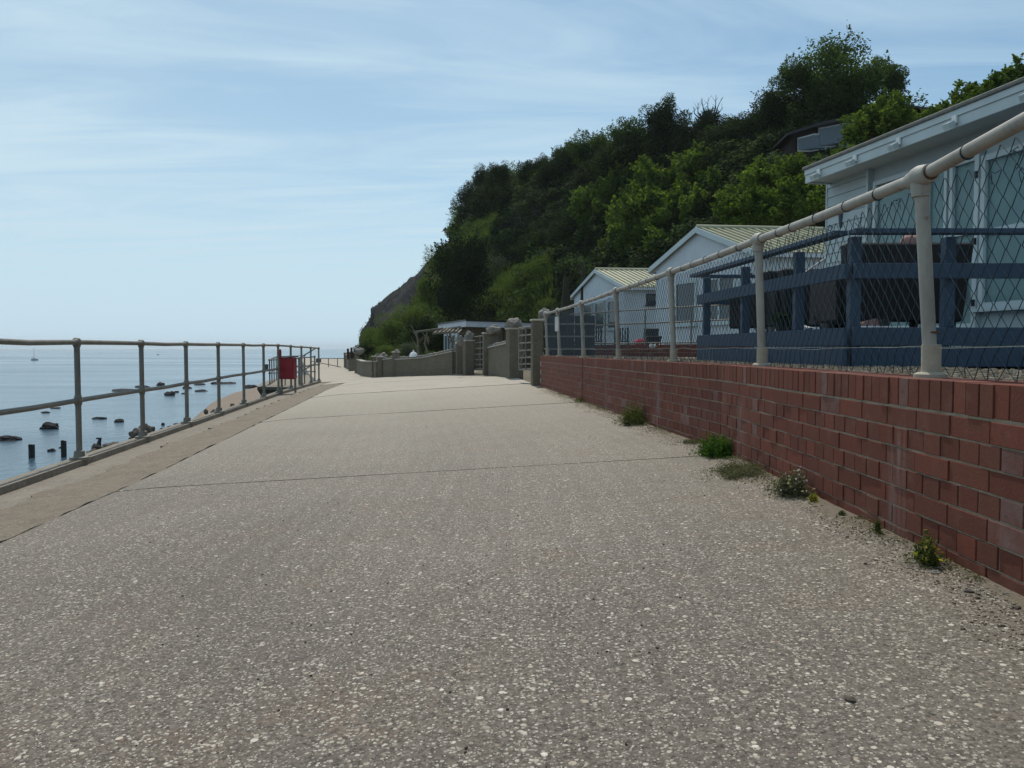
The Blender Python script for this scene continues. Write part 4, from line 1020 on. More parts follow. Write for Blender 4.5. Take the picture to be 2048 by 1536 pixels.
for c in [cor, cor + Vector((.645, 0, 0)), cor + Vector((1.9, 0, 0)), cor + dl * .87, cor + dl * 2.02, cor + dl * 3.14, Vector((2.95, 8.66, 0)), Vector((3.85, 8.66, 0))]:
    c = c + Vector((.035, .035, 0)); MB().box(c.x - .036 - L.x, c.x + .036 - L.x, c.y - .036 - L.y, c.y + .036 - L.y, -.125 - L.z if c.y < 5.7 and c.x < 2.5 else .146 - L.z, .765 - L.z).build('post', M['bluewood'], dk, bev=.004)
for a, b, th in ((lf + ox, cor + ox + oy, -.028), (cor + oy, rt + oy, -.028), (lf, fr_, .028)):
    dbar('middle_rail', a, b, .475, .578, th)
dbar('top_rail', lf + ox * 1.5, cor + ox * 1.5 + oy * 1.4, .7655, .799, -.10); dbar('top_rail', cor + oy * 1.5 + ox * 1.5, rt + oy * 1.5, .7665, .8005, -.10); dbar('top_rail', lf, fr_, .7655, .80, .09)
# furniture on the deck
def sofa(nm, c, a, w, dpt, h, sh, label):
    o = empty(nm, c, a, label, 'sofa')
    mb = MB(); mb.add([(-w / 2 + .06, 0, .06), (w / 2 - .06, 0, .06), (w / 2, -.03, h), (-w / 2, -.03, h), (-w / 2 + .06, .12, .06), (w / 2 - .06, .12, .06), (w / 2, .10, h), (-w / 2, .10, h)],
                      [(0, 1, 2, 3), (5, 4, 7, 6), (0, 3, 7, 4), (1, 5, 6, 2), (3, 2, 6, 7), (0, 4, 5, 1)]); mb.build('backrest', M['rattan'], o, bev=.015)
    MB().box(-w / 2 + .08, w / 2 - .08, .121, dpt, .08, sh).build('seat', M['rattan'], o, bev=.015)
    for s in (-1, 1): MB().box(s * (w / 2 - .06) - .06, s * (w / 2 - .06) + .06, .13, dpt + .02, .06, h * .75).build('armrest', M['rattan'], o, bev=.02)
    for sx in (-1, 1):
        for y in (.06, dpt - .06): MB().box(sx * (w / 2 - .12) - .025, sx * (w / 2 - .12) + .025, y - .025, y + .025, 0, .08).build('foot', M['black'], o)
    return o
zd = .146
sofa('rattan_sofa', (3.03, 6.15, zd), 0, .98, .7, .66, .36, 'widest dark rattan sofa seen from behind, right of the deck corner post')
sofa('rattan_sofa', (2.98, 7.55, zd), .08, .92, .6, .60, .36, 'dark rattan sofa behind the left side of the deck railing')
sofa('rattan_armchair', (2.72, 8.02, zd), .5, .5, .5, .62, .34, 'dark rattan armchair farthest left on the deck')['category'] = 'armchair'
o = MB().box(-.09, .09, -.05, .05, -.05, .07).mesh('pink_cushion', M['pinkcloth'], True, bev=.03); o = link('pink_cushion', o, None, P(1826, 489, 6.25)); tag(o, 'small pink cushion on the widest rattan sofa, half hidden by the near post', 'cushion')
sh = empty('trainers', P(1742, 645, 5.95), .4, 'pair of pale pink and black trainers under the widest rattan sofa', 'shoes'); sh.location.z = zd
for k, (dx, ay) in enumerate(((-.06, .5), (.04, .9))):
    Mx = Matrix.Translation((dx, 0, 0)) @ Matrix.Rotation(ay, 4, 'Z')
    s_ = MB().prism([(-.03, -.10), (.03, -.10), (.042, -.02), (.036, .08), (.02, .12), (-.02, .12), (-.036, .07), (-.034, -.02)], 0, .02, Mx).build('shoe', M['whiteplastic'], sh, bev=.004)
    mb = MB(); mb.add([Mx @ Vector(v) for v in ((-.028, -.095, .021), (.028, -.095, .021), (.034, .06, .021), (-.034, .06, .021), (-.02, -.085, .075), (.02, -.085, .075), (.015, .03, .05), (-.015, .03, .05))], [(0, 1, 5, 4), (1, 2, 6, 5), (2, 3, 7, 6), (3, 0, 4, 7), (4, 5, 6, 7)]); mb.build('upper', M['pinkcloth'] if k == 0 else M['black'], s_)
o = link('white_towel', rock_mesh('white_towel', 77, M['whiteplastic'], 3, (1, .8, .4)), None, Vector((P(1608, 643, 6.9).x, 6.9, zd + .03))); o.scale = (.07, .07, .06); tag(o, 'crumpled white towel on the deck edge left of the corner post', 'towel')
for i, (px, Y, r, h, lab) in enumerate(((1543, 7.3, .035, .05, 'small pale pot on the deck beside the third railing post'), (1518, 7.2, .04, .035, 'low grey dish on the deck hidden partly by the third railing post'), (1655, 6.6, .05, .06, 'grey bowl on the deck just left of the corner post'))):
    p = P(px, 650, Y); o = MB().lathe([(r * .6, 0), (r, h * .8), (r * 1.05, h), (r * .9, h), (r * .5, .01)], 12).build('pot', M['pebble'], None, smooth=True, loc=(p.x, p.y, zd)); tag(o, lab, 'pot')
o = MB().tube([(0, 0, 0), (0, 0, .10), (0, 0, .16)], [.02, .012, .03], 10).build('candlestick', M['pebble'], None, smooth=True, loc=P(1498, 575, 7.9)); o.location.z = .58; tag(o, 'slim grey bottle standing behind the third railing post on the deck rail', 'bottle')
o = MB().tube([P(1603, 549, 7.2) - P(1603, 549, 7.2), P(1652, 516, 6.9) - P(1603, 549, 7.2)], .008, 8).build('leaning_pole', M['whiteplastic'], None, loc=P(1603, 549, 7.2)); tag(o, 'thin white pole slanting above the dark sofa', 'pole')
# planters of leaves on the deck are added with the plants
# chairs, barbecue near the chalets
def gchair(c, a, lab):
    o = empty('garden_chair', c, a, lab, 'chair', 'black garden chairs before the farther chalet')
    for i in range(6): MB().box(-.22 + i * .08, -.18 + i * .08, -.01, .01, .38, .82).build('back_slat', M['black'], o)
    MB().box(-.24, .24, .0, .42, .36, .39).build('seat', M['black'], o)
    for x in (-.22, .22):
        for y in (.0, .4): MB().box(x - .015, x + .015, y - .015, y + .015, 0, .36 if y else .84).build('leg', M['black'], o)
gchair((2.75, 26.5, -.15), .2, 'left black slatted garden chair below the windows of the farther chalet'); gchair((3.55, 26.0, -.15), -.2, 'right black garden chair below the windows of the farther chalet')
bq = empty('barbecue', (P(1305, 690, 17.5).x, 17.5, -.15), 0, 'boxy black barbecue with raised lid before the farther chalet', 'barbecue')
MB().box(-.14, .15, -.2, .2, .05, .36).build('cabinet', M['black'], bq, bev=.01)
MB().box(-.17, .17, -.22, .22, .365, .42).build('grill_tray', M['rattan'], bq, bev=.01)
MB().box(-.14, .19, .16, .2, .44, .66, Matrix.Rotation(-.25, 4, 'X')).build('lid', M['black'], bq, bev=.01)
for x in (-.1, .1): MB().box(x - .02, x + .02, -.16, -.12, 0, .05).build('foot', M['black'], bq)
lc = empty('low_lounger', (P(1272, 690, 17.8).x, 17.8, -.15), 0, 'low black lounger with a red cushion left of the barbecue', 'lounger')
MB().box(-.3, .22, -.25, .25, .12, .18).build('seat', M['black'], lc, bev=.01); MB().box(-.02, .24, -.24, .24, .185, .36).build('cushion', M['redcloth'], lc, bev=.05)
for x in (-.27, .19): MB().box(x - .02, x + .02, -.22, .22, 0, .12).build('leg', M['black'], lc)
# upright flower spikes
for px, yt, yb, w, Y, lab in ((1131, 549, 640, .20, 27, 'left and taller-looking of two pointed dark flower spikes beside the farther chalet'), (1166, 524, 600, .15, 33, 'right-hand pointed flower spike rising behind the left eave of the farther chalet')):
    p = P(px, yb, Y); top = P(px, yt, Y).z
    o = empty('flower_spike', (p.x, p.y, -.15), .1, lab, 'plant', 'pointed flower spikes')
    H = top + .15
    MB().tube([(0, 0, 0), (.01, 0, H * .35), (.02, 0, H * .7), (.0, 0, H * .92), (-.02, 0, H)], [w * .8, w, w * .75, w * .4, w * .08], 9).build('spike', M['leafcore'] if 'leafcore' in M else M['soil'], o, smooth=True)
# shelter with pale fascia behind the gates
def shelter():
    A, B, C = P(876, 650, 36), P(932, 641, 31), P(1085, 645, 34)
    root = empty('flat_roofed_shed', Vector((B.x, B.y, -.85)), 0, 'flat roofed tan shed with a pale grey fascia behind the gate pillars', 'shed'); L = root.location.copy()
    def prismat(nm, pts, z0, z1, m, inset=0):
        c = sum((Vector((p.x, p.y)) for p in pts), Vector((0, 0))) / len(pts); poly = [Vector((p.x, p.y)) + (c - Vector((p.x, p.y))).normalized() * inset for p in pts]
        return MB().prism([(q.x - L.x, q.y - L.y) for q in poly], z0 - L.z, z1 - L.z).build(nm, M[m], root)
    D = C + (A - B)
    q = [A, B, C, D]; q = [B, C, D, A]
    zt = zat(B, 641)
    prismat('roof', q, zt - .02, zt + .04, 'black', -.05); prismat('fascia', q, zt - .24, zt - .021, 'fasciagrey'); prismat('wall', q, -1.0, zt - .241, 'tanwall', .5)
    for i in range(4):
        a = B.lerp(C, .05 + i * .14); MB().box(-.03, .03, -.03, .03, -.9 - L.z, zt - .25 - L.z, Matrix.Translation((a.x - L.x, a.y - .0 - L.y, 0))).build('post', M['darkbrown'], root)
    # white door and glazing on the left part
    a = A.lerp(B, .22) ; b = A.lerp(B, .75)
    ax_ = (b - a); w = Vector((ax_.x, ax_.y, 0)).length; ax_ = Vector((ax_.x, ax_.y, 0)).normalized(); nn = Vector((ax_.y, -ax_.x, 0))
    window(root, Vector((a.x - L.x, a.y - L.y, 0)) + nn * -.05, ax_, nn, w * .45, -.85 - L.z + .1, zt - .45 - L.z, 2, None, .09, dark=True, name='door')
    window(root, Vector((a.x - L.x, a.y - L.y, 0)) + ax_ * w * .55 + nn * -.05, ax_, nn, w * .4, -.85 - L.z + .1, zt - .45 - L.z, 1, None, .09, dark=True)
    return root
shelter()
# rustic pergola of driftwood with slats
pg_ = empty('driftwood_pergola', P(850, 712, 30), 0, 'rustic driftwood pergola with slatted roof, left of the flat roofed shed', 'pergola'); L = pg_.location.copy()
for a, b in ((P(832, 664, 29), P(885, 657, 31)), (P(880, 660, 33), P(920, 654, 31)), (P(866, 667, 29), P(915, 664, 29.5))): MB().bar(a - L, b - L, .07, .07).build('beam', M['drift'], pg_)
for i in range(7):
    a = P(868 + i * 8, 666, 29.4); b = P(884 + i * 7, 656, 32.5); MB().bar(a - L, b - L, .06, .04).build('slat', M['drift'], pg_)
for px in (836, 858, 900):
    b = P(px, 712, 30); t_ = P(px - 3, 662, 30); m1 = b.lerp(t_, .5) + Vector((rng.uniform(-.15, .15), 0, 0))
    o = MB().tube([b - L, m1 - L, t_ - L], [.05, .035, .025], 7).build('branch_post', M['drift'], pg_)
    mb = MB()
    for k in range(5):
        s = b.lerp(t_, rng.uniform(.35, .8)) - L; e = s + Vector((rng.uniform(-.35, .35), rng.uniform(-.2, .2), rng.uniform(.1, .5))); mb.tube([s, (s + e) / 2 + Vector((rng.uniform(-.06, .06), 0, 0)), e], [.018, .012, .005], 5)
    mb.build('twig', M['drift'], o)['kind'] = 'stuff'
for i, (px, yb, yt) in enumerate(((696, 712, 697), (703, 710, 695), (709, 710, 696.5), (714, 710, 698))):
    p = P(px, yb, 46); o = MB().box(-.055, .055, -.055, .055, -.2, (yb - yt) * 46 / FPX, jit=.006).build('timber_post', M['darkbrown'], None, bev=.01, loc=p); tag(o, 'short dark timber post behind the farthest garden wall, %s of the row' % ('leftmost', 'second from left', 'third from left', 'rightmost')[i], 'post', 'dark timber posts behind the farthest garden wall')

# ------------------------------------------------------------------ cliff
SECT = [  # px, foot row, foot Y, crest row, crest Y
 (2600, 697, 20, 210, 44), (2300, 697, 21, 225, 44), (2048, 697, 22, 240, 45), (1800, 697, 24, 232, 46), (1650, 697, 27, 235, 47), (1500, 697, 30, 268, 50), (1330, 697, 36, 292, 54), (1180, 697, 40, 322, 60), (1060, 700, 44, 358, 66),
 (960, 704, 48, 395, 72), (930, 706, 50, 430, 78), (905, 707, 52, 474, 84), (870, 708, 55, 508, 88), (830, 709, 60, 551, 93), (790, 710, 66, 580, 97), (757, 711, 74, 607, 101), (742, 712, 80, 616, 103), (741, 712, 83, 634, 104), (729, 713, 88, 652, 105), (722, 714, 92, 662, 106), (719, 714, 100, 714, 112)]
foots = [P(s[0], s[1], s[2]) + Vector((0, 0, -1.2)) for s in SECT]; crs = [P(s[0], s[3] - (12 if 950 < s[0] < 1700 else 0), s[4]) for s in SECT]
NS, NTt = 110, 30
def sect_at(f):
    k = min(int(f), len(SECT) - 2); u = f - k
    return foots[k].lerp(foots[k + 1], u), crs[k].lerp(crs[k + 1], u), SECT[k][0] + (SECT[k + 1][0] - SECT[k][0]) * u
grid = np.zeros((NS, NTt, 3)); gpx = np.zeros(NS)
for i in range(NS):
    f = (len(SECT) - 1) * i / (NS - 1); a, c, px = sect_at(f); gpx[i] = px
    for j in range(NTt):
        t_ = j / (NTt - 1); p = a.lerp(c, t_); p.z = a.z + (c.z - a.z) * (t_ ** .82)
        w = math.sin(PI * t_)
        bul = w * (1.3 * noise.noise(p * .11) + .6 * noise.noise(p * .35 + Vector((9, 0, 0))))
        ed = (.25 if j == NTt - 1 else .0) * noise.noise(Vector((i * .9, 0, 0)))
        if px < 905 and t_ > .5:
            bul += .5 * noise.noise(Vector((p.x * .9, p.y * .5, p.z * 1.3))) * (1 - (t_ - .5) * 1.0); ed += .35 * noise.noise(Vector((i * .7, j * .9, 3))) * (t_ - .3)
        q = p + Vector((-.6, -.6, .35)) * bul + Vector((0, 0, ed)); grid[i, j] = q[:]
back = np.array([(c + (Vector((2.5, 14, -2.5)) if SECT_px < 920 else Vector((0, 40, .5))))[:] for c, SECT_px in ((sect_at((len(SECT) - 1) * i / (NS - 1))[1], gpx[i]) for i in range(NS))])
Vg = np.concatenate([grid, back[:, None, :]], 1); nT = NTt + 1
idx = np.arange(NS * nT).reshape(NS, nT)
Fg = np.stack([idx[:-1, :-1], idx[:-1, 1:], idx[1:, 1:], idx[1:, :-1]], -1).reshape(-1, 4)
o = link('cliff', npmesh('cliff', Vg.reshape(-1, 3), Fg, M['cliff'], smooth=True)); tag(o, kind='structure')
sheet('cliff_foot', [(60, 20, -.3), (60, 80, -.3), (-17, 112, -1.2), (-17.6, 92, -1.2), (-12, 66, -1.1), (-3.6, 50, -.8), (7, 36, -.3), (14, 24, -.3)], M['soil'], dz=-.05)
def surf(f, t_):        # arrays of section index fraction (0..NS-1) and row fraction
    x = np.clip(f, 0, NS - 1.001); y = np.clip(t_ * (NTt - 1), 0, NTt - 1.001); i = x.astype(int); j = y.astype(int); u = (x - i)[:, None]; v = (y - j)[:, None]
    a, b, c, d = grid[i, j], grid[i + 1, j], grid[i, j + 1], grid[i + 1, j + 1]
    p = a * (1 - u) * (1 - v) + b * u * (1 - v) + c * (1 - u) * v + d * u * v
    n_ = np.cross(b - a, c - a); n_ /= np.linalg.norm(n_, axis=1)[:, None] + 1e-9
    n_[n_[:, 2] < 0] *= -1
    return p, n_, gpx[i]
gx = [s[0] for s in SECT][::-1]
def hillY(px, py):      # distance at which the ray meets (about) the hill surface
    fy = np.interp(px, gx, [s[2] for s in SECT][::-1]); cy = np.interp(px, gx, [s[4] for s in SECT][::-1]); fr = np.interp(px, gx, [s[1] for s in SECT][::-1]); cr = np.interp(px, gx, [s[3] for s in SECT][::-1])
    t_ = max(0, min(1.0, (fr - py) / (fr - cr))); return fy + (cy - fy) * t_ ** .9

# ------------------------------------------------------------------ leaves
def leaf_quads(C, N, size, asp=.62, droop=.0, fold=True):
    """C centres (n,3), N normals (n,3), size (n,) -> quads"""
    n = len(C); r = nr.normal(size=(n, 3)); U = np.cross(N, r); U /= np.linalg.norm(U, axis=1)[:, None] + 1e-9; W = np.cross(N, U)
    s = size[:, None] * .5
    P0 = C - U * s; P1 = C + W * s * asp + N * s * .15; P2 = C + U * s; P3 = C - W * s * asp + N * s * .15
    V = np.stack([P0, P1, P2, P3], 1).reshape(-1, 3); return V, np.arange(n * 4).reshape(n, 4)
def runit(n):
    v = nr.normal(size=(n, 3)); return v / np.linalg.norm(v, axis=1)[:, None]
def crown_mesh(name, n, leaf, mat, lobes=26, shape=(1, 1, 1), lr=(.26, .44), cr=.66, flat_bottom=0.0, inner=.25, asp=.62, spread=.9, upb=.5, stretch=1.0, sprig=4):
    D = runit(lobes); D[:, 2] = np.where(D[:, 2] < -.75, -D[:, 2] * .6, D[:, 2])
    rad = nr.uniform(.35, 1.12, lobes) * cr; LC = D * rad[:, None]; LR = nr.uniform(*lr, lobes)
    k = nr.choice(lobes, n, p=(LR ** 2) / (LR ** 2).sum()); d = runit(n)
    rr = np.where(nr.rand(n) < inner, nr.rand(n) ** .5 * .8, .80 + .28 * nr.rand(n)); C = LC[k] + d * (LR[k] * rr)[:, None] * np.array([1, 1, stretch])
    C = C * np.array(shape)
    N = d * .8 + runit(n) * spread + np.array([0, 0, upb]); N /= np.linalg.norm(N, axis=1)[:, None]
    ns_ = int(lobes * sprig); m_ = 16
    if ns_:
        kk_ = nr.choice(lobes, ns_); sd = runit(ns_) + np.array([0, 0, .45]); out = LC[kk_] / (np.linalg.norm(LC[kk_], axis=1)[:, None] + 1e-6); sd = sd * .6 + out * .8; sd /= np.linalg.norm(sd, axis=1)[:, None]
        st = LC[kk_] + sd * (LR[kk_] * .75)[:, None]; ln = nr.uniform(.12, .30, ns_)
        tt = nr.rand(ns_, m_); SP = st[:, None, :] + sd[:, None, :] * (tt * ln[:, None])[..., None] + nr.normal(size=(ns_, m_, 3)) * (.030 * (1.15 - tt))[..., None]
        SP = SP.reshape(-1, 3) * np.array(shape); SN = runit(len(SP)) * .8 + np.array([0, 0, .7]); SN /= np.linalg.norm(SN, axis=1)[:, None]
        C = np.concatenate([C, SP]); N = np.concatenate([N, SN]); k = np.concatenate([k, np.repeat(kk_, m_)]); n = len(C)
    size = leaf * nr.uniform(.6, 1.4, n); V, F = leaf_quads(C, N, size, asp)
    lobev = nr.uniform(-.2, .2, lobes); v = np.clip(.42 + lobev[k] + nr.normal(0, .2, n), 0, 1)
    return npmesh(name, V, F, M[mat], v)
CR = {}
M['skyglass'] = simple('sky_tinted_panes', (.055, .085, .10), (.04, .06, .075), .12, 1, .02, spec=.8)  # sky reflection put into the base colour of the panes
def crowns(key, cnt, *a, **k): CR[key] = [crown_mesh('foliage', *a, **k) for _ in range(cnt)]
crowns('big', 1, 42000, .040, 'leaf_oak', lobes=90, lr=(.15, .30), cr=.80, inner=.35, sprig=1)
crowns('oak', 3, 12000, .065, 'leaf_oak', lobes=44, lr=(.16, .34), cr=.78, sprig=2)
crowns('dark', 4, 12000, .062, 'leaf_dark', lobes=44, lr=(.16, .36), cr=.76, stretch=1.2, sprig=1.5)
crowns('syc', 5, 7000, .085, 'leaf_syc', lobes=64, lr=(.08, .24), cr=.88, inner=.25, asp=.75, stretch=1.3, sprig=3.5)
crowns('ivy', 2, 13000, .050, 'leaf_ivy', lobes=34, lr=(.22, .38), asp=.8)
crowns('grey', 2, 8000, .055, 'leaf_grey', lobes=30)
crowns('green', 3, 9000, .06, 'leaf_grass', lobes=30, asp=.4)
trunk_m = None
def trunk_mesh(seed, limbs=6):
    r_ = random.Random(seed); mb = MB(); mb.tube([(0, 0, -1.25), (.03, .02, -.8), (-.02, .03, -.3), (.04, 0, .3), (0, 0, .75)], [.10, .075, .06, .04, .012], 8)
    for i in range(limbs):
        z = r_.uniform(-.6, .3); a = i * 2.4 + r_.random(); e = Vector((math.cos(a) * .62, math.sin(a) * .62, z + r_.uniform(.25, .6)))
        mb.tube([(0, 0, z), (e.x * .45, e.y * .45, z + (e.z - z) * .35), e], [.035, .024, .006], 6)
    return mb.mesh('trunk', M['bark'])
TR = [trunk_mesh(s) for s in range(3)]
cnt = {}
def key_big(k): return k == 'big'
def tree(name, kind, px, py, rx, ry, Y, label, group=None, cat='tree', ratio=1.0):
    p = P(px, py, Y); k = Y / FPX; i = cnt.get(kind, 0); cnt[kind] = i + 1
    root = empty(name, (p.x, p.y, p.z - ry * k * 1.0), 0, label, cat, group)
    e_ = 1.17 if key_big(kind) else 1.22; sc_ = (rx * k * e_, (rx * .5 + ry * .5) * k * ratio * e_, ry * k * e_)
    o = link('crown' if cat == 'tree' else 'foliage', CR[kind][i % len(CR[kind])], root, (0, 0, ry * k)); o.scale = sc_; o.rotation_euler = (0, 0, rng.random() * 6.28)
    t_ = link('trunk' if cat == 'tree' else 'stem', TR[i % 3], root, (0, 0, ry * k)); t_.scale = tuple(x * .72 for x in sc_)
    return root
tree('broad_tree', 'big', 1674, 212, 108, 102, 43, 'largest dark tree, standing highest on the clifftop above the upper house')
tree('broad_tree', 'oak', 1768, 165, 34, 42, 42.5, 'right-hand lobe-like tree against the largest clifftop tree, by the open sky')
tree('broad_tree', 'oak', 1588, 160, 36, 36, 42, 'dark tree on the left shoulder of the largest clifftop tree')
tree('broad_tree', 'dark', 1545, 228, 46, 48, 44, 'dark tree left below the largest clifftop tree')
tree('broad_tree', 'dark', 1600, 250, 60, 60, 44, 'dark tree beneath the largest clifftop tree, left of the upper house')
tree('broad_tree', 'dark', 1505, 268, 40, 46, 46, 'dark tree midway between the ivy column with bare twigs and the upper house')
tree('clifftop_tree', 'dark', 1327, 246, 40, 42, 50, 'compact dark pyramid-shaped tree on the skyline')
tree('clifftop_tree', 'ivy', 1411, 262, 27, 44, 49, 'ivy-clad stump tree with bare twigs sticking out of its top')
tree('clifftop_tree', 'dark', 1462, 262, 30, 28, 50, 'low dark tree right of the one with bare twigs')
tree('clifftop_tree', 'dark', 1372, 285, 36, 34, 49, 'low dark tree between the pyramid-shaped tree and the one with bare twigs')
tree('clifftop_tree', 'oak', 1190, 300, 44, 38, 56, 'rounded clifftop tree left of the pyramid-shaped tree, first hump of the skyline')
tree('clifftop_tree', 'oak', 1255, 288, 46, 42, 53, 'rounded clifftop tree immediately left of the pyramid-shaped tree')
tree('clifftop_tree', 'dark', 1125, 335, 38, 38, 60, 'dark clifftop tree left of the first rounded hump')
tree('clifftop_shrub', 'dark', 1083, 340, 18, 26, 62, 'right one of two narrow dark skyline bushes', None, 'shrub')
tree('clifftop_shrub', 'dark', 1060, 346, 17, 28, 62, 'left one of two narrow dark skyline bushes', None, 'shrub')
tree('clifftop_shrub', 'green', 1020, 368, 36, 34, 65, 'rounded clifftop bush left of the two narrow ones', None, 'shrub')
tree('clifftop_shrub', 'dark', 968, 366, 30, 28, 69, 'dark rounded bush at the left end of the level skyline', None, 'shrub')
tree('clifftop_shrub', 'dark', 938, 402, 30, 32, 72, 'dark bush where the skyline starts to drop', None, 'shrub')
tree('clifftop_shrub', 'green', 922, 440, 27, 30, 74, 'bush overhanging the top of the bare cliff face', None, 'shrub')
tree('clifftop_shrub', 'dark', 985, 420, 46, 44, 66, 'wide dark bush below the left end of the skyline', None, 'shrub')
for i, (x, y, rx, ry, lab) in enumerate(((1322, 278, 44, 30, 'low dark bush at the foot of the pyramid-shaped tree'), (1225, 318, 44, 30, 'dark bush under the rounded humps of the skyline'), (1150, 318, 30, 34, 'dark bush between the first rounded hump and the narrow bushes'), (1100, 352, 30, 24, 'low bush right of the two narrow skyline bushes'), (1440, 285, 40, 26, 'low dark bush beneath the ivy-clad stump tree'), (1000, 352, 26, 26, 'small rounded bush on the level part of the skyline'))):
    tree('clifftop_shrub', 'dark', x, y, rx, ry, 48 + (1400 - x) * .03 if x > 1200 else 60, lab, None, 'shrub')
# ivy column and dark masses
tree('ivy_bush', 'ivy', 925, 552, 46, 84, 47, 'very dark upright ivy-covered mass at the left of the slope', None, 'shrub')
tree('ivy_bush', 'ivy', 908, 606, 36, 52, 45, 'dark lower flank of the upright ivy mass', None, 'shrub')
mid = [  # kind, x, y, rx, ry, label
 ('syc', 1395, 360, 62, 52, 'bright sycamore highest in the middle of the slope'), ('syc', 1320, 385, 58, 56, 'bright sycamore left of the highest one, below the pyramid-shaped tree'),
 ('syc', 1240, 378, 52, 48, 'sycamore left in the bright group, below the rounded clifftop trees'), ('syc', 1195, 425, 44, 52, 'leftmost bright sycamore of the slope'),
 ('syc', 1290, 450, 64, 56, 'sycamore in the centre of the bright group'), ('syc', 1375, 430, 60, 54, 'sycamore directly below the highest bright one'),
 ('syc', 1450, 400, 54, 50, 'sycamore right of the centre, under the dark skyline trees'), ('syc', 1530, 375, 56, 44, 'sycamore left below the upper house'),
 ('syc', 1500, 430, 60, 46, 'sycamore above the roof of the nearer chalet'), ('syc', 1588, 352, 34, 34, 'bright bush just under the windows of the upper house'),
 ('syc', 1590, 410, 50, 50, 'dark sycamore against the left corner of the white beach house'), ('syc', 1265, 500, 40, 44, 'pale sycamore bush between the two chalet roofs'),
 ('syc', 1225, 515, 30, 30, 'small pale bush just above the ridge of the farther chalet'), ('syc', 1340, 500, 56, 40, 'sycamore behind the gable of the nearer chalet')]
for i, (k, x, y, rx, ry, lab) in enumerate(mid): tree('sycamore', k, x, y, rx, ry, hillY(x, y + ry * .6) * .96 if x < 1480 else 30 + (y < 380) * 4, lab, 'sycamores on the slope')
tree('sycamore', 'syc', 1748, 262, 56, 42, 30, 'bright leafy tree in front of the upper house, above the white roof', 'sycamores on the slope')
tree('sycamore', 'syc', 1790, 232, 34, 42, 30, 'brightest small crown at the right end of the upper house, against the sky', 'sycamores on the slope')
tree('sycamore', 'syc', 1690, 325, 34, 28, 29, 'leafy bush filling the gap between the upper house and the white roof', 'sycamores on the slope')
tree('broad_tree', 'dark', 1470, 335, 62, 52, 45, 'black-looking tree in shade in the middle of the slope, right of the bright sycamores')
tree('broad_tree', 'dark', 1230, 335, 60, 46, 52, 'dark tree below the rounded skyline humps')
tree('broad_tree', 'dark', 1420, 310, 52, 40, 47, 'dark tree right below the ivy-clad stump tree')
tree('broad_tree', 'dark', 1560, 300, 50, 50, 42, 'dark tree left of the windows of the upper house')
tree('hedge_tree', 'syc', 1905, 232, 40, 36, 26, 'loose leafy tree at the left end of the group behind the white roof', 'trees behind the white roof')
tree('hedge_tree', 'syc', 1975, 205, 52, 44, 26, 'loose leafy tree in the middle of the group behind the white house', 'trees behind the white roof')
tree('hedge_tree', 'syc', 2052, 185, 60, 52, 26, 'loose leafy tree at the right edge of the photo behind the white roof', 'trees behind the white roof')
for i, (k, x, y, rx, ry, lab) in enumerate([('grey', 1020, 500, 46, 40, 'grey-green bush in the upper middle of the slope'), ('grey', 990, 560, 36, 48, 'grey-green bramble right beside the dark ivy mass'), ('grey', 1055, 455, 42, 34, 'grey-green bush highest of the grey ones'),
     ('dark', 1090, 500, 50, 42, 'dark bush right of the grey-green ones'), ('green', 1050, 585, 60, 42, 'mid green bush above the shed roof'), ('green', 1105, 560, 52, 44, 'green bush left of the flower spikes'), ('dark', 1150, 470, 48, 46, 'dark bush left of the sycamores'),
     ('green', 1060, 625, 50, 26, 'light green low bush just above the pale fascia of the shed'), ('green', 975, 480, 50, 40, 'green bush above and right of the ivy mass'), ('dark', 1010, 620, 46, 24, 'dark low bush above the shed roof'), ('green', 1110, 620, 36, 26, 'light green bush behind the boulder-topped pillar'), ('dark', 1190, 560, 34, 34, 'dark bush right behind the farther chalet gable')]):
    tree('slope_shrub', k, x, y, rx, ry, hillY(x, y + ry * .5) * .97, lab, None, 'shrub')
for i, (k, x, y, rx, ry, Y, lab) in enumerate([('green', 745, 685, 32, 28, 44, 'leftmost soft green bush spilling over the end of the slope'), ('green', 785, 672, 42, 36, 42, 'soft green bush behind the curved wall section'), ('dark', 845, 668, 46, 34, 39, 'dark bush above the driftwood pergola'),
     ('green', 820, 640, 44, 34, 46, 'bright green bush left of the ivy mass at its foot'), ('dark', 735, 702, 26, 14, 38, 'low dark bush right behind the farthest pillars'), ('dark', 880, 685, 34, 26, 36, 'dark bush behind the driftwood pergola'), ('grey', 815, 702, 22, 16, 36, 'small grey-green bush behind the garden wall'), ('green', 770, 705, 26, 14, 33, 'low bush behind the thin pillars'),
     ('green', 860, 590, 34, 40, 56, 'bright grassy bush on the left slope above the dark one'), ('green', 880, 530, 24, 40, 66, 'yellow-green bush between bare cliff and ivy mass')]):
    tree('garden_shrub', k, x, y, rx, ry, Y, lab, None, 'shrub')
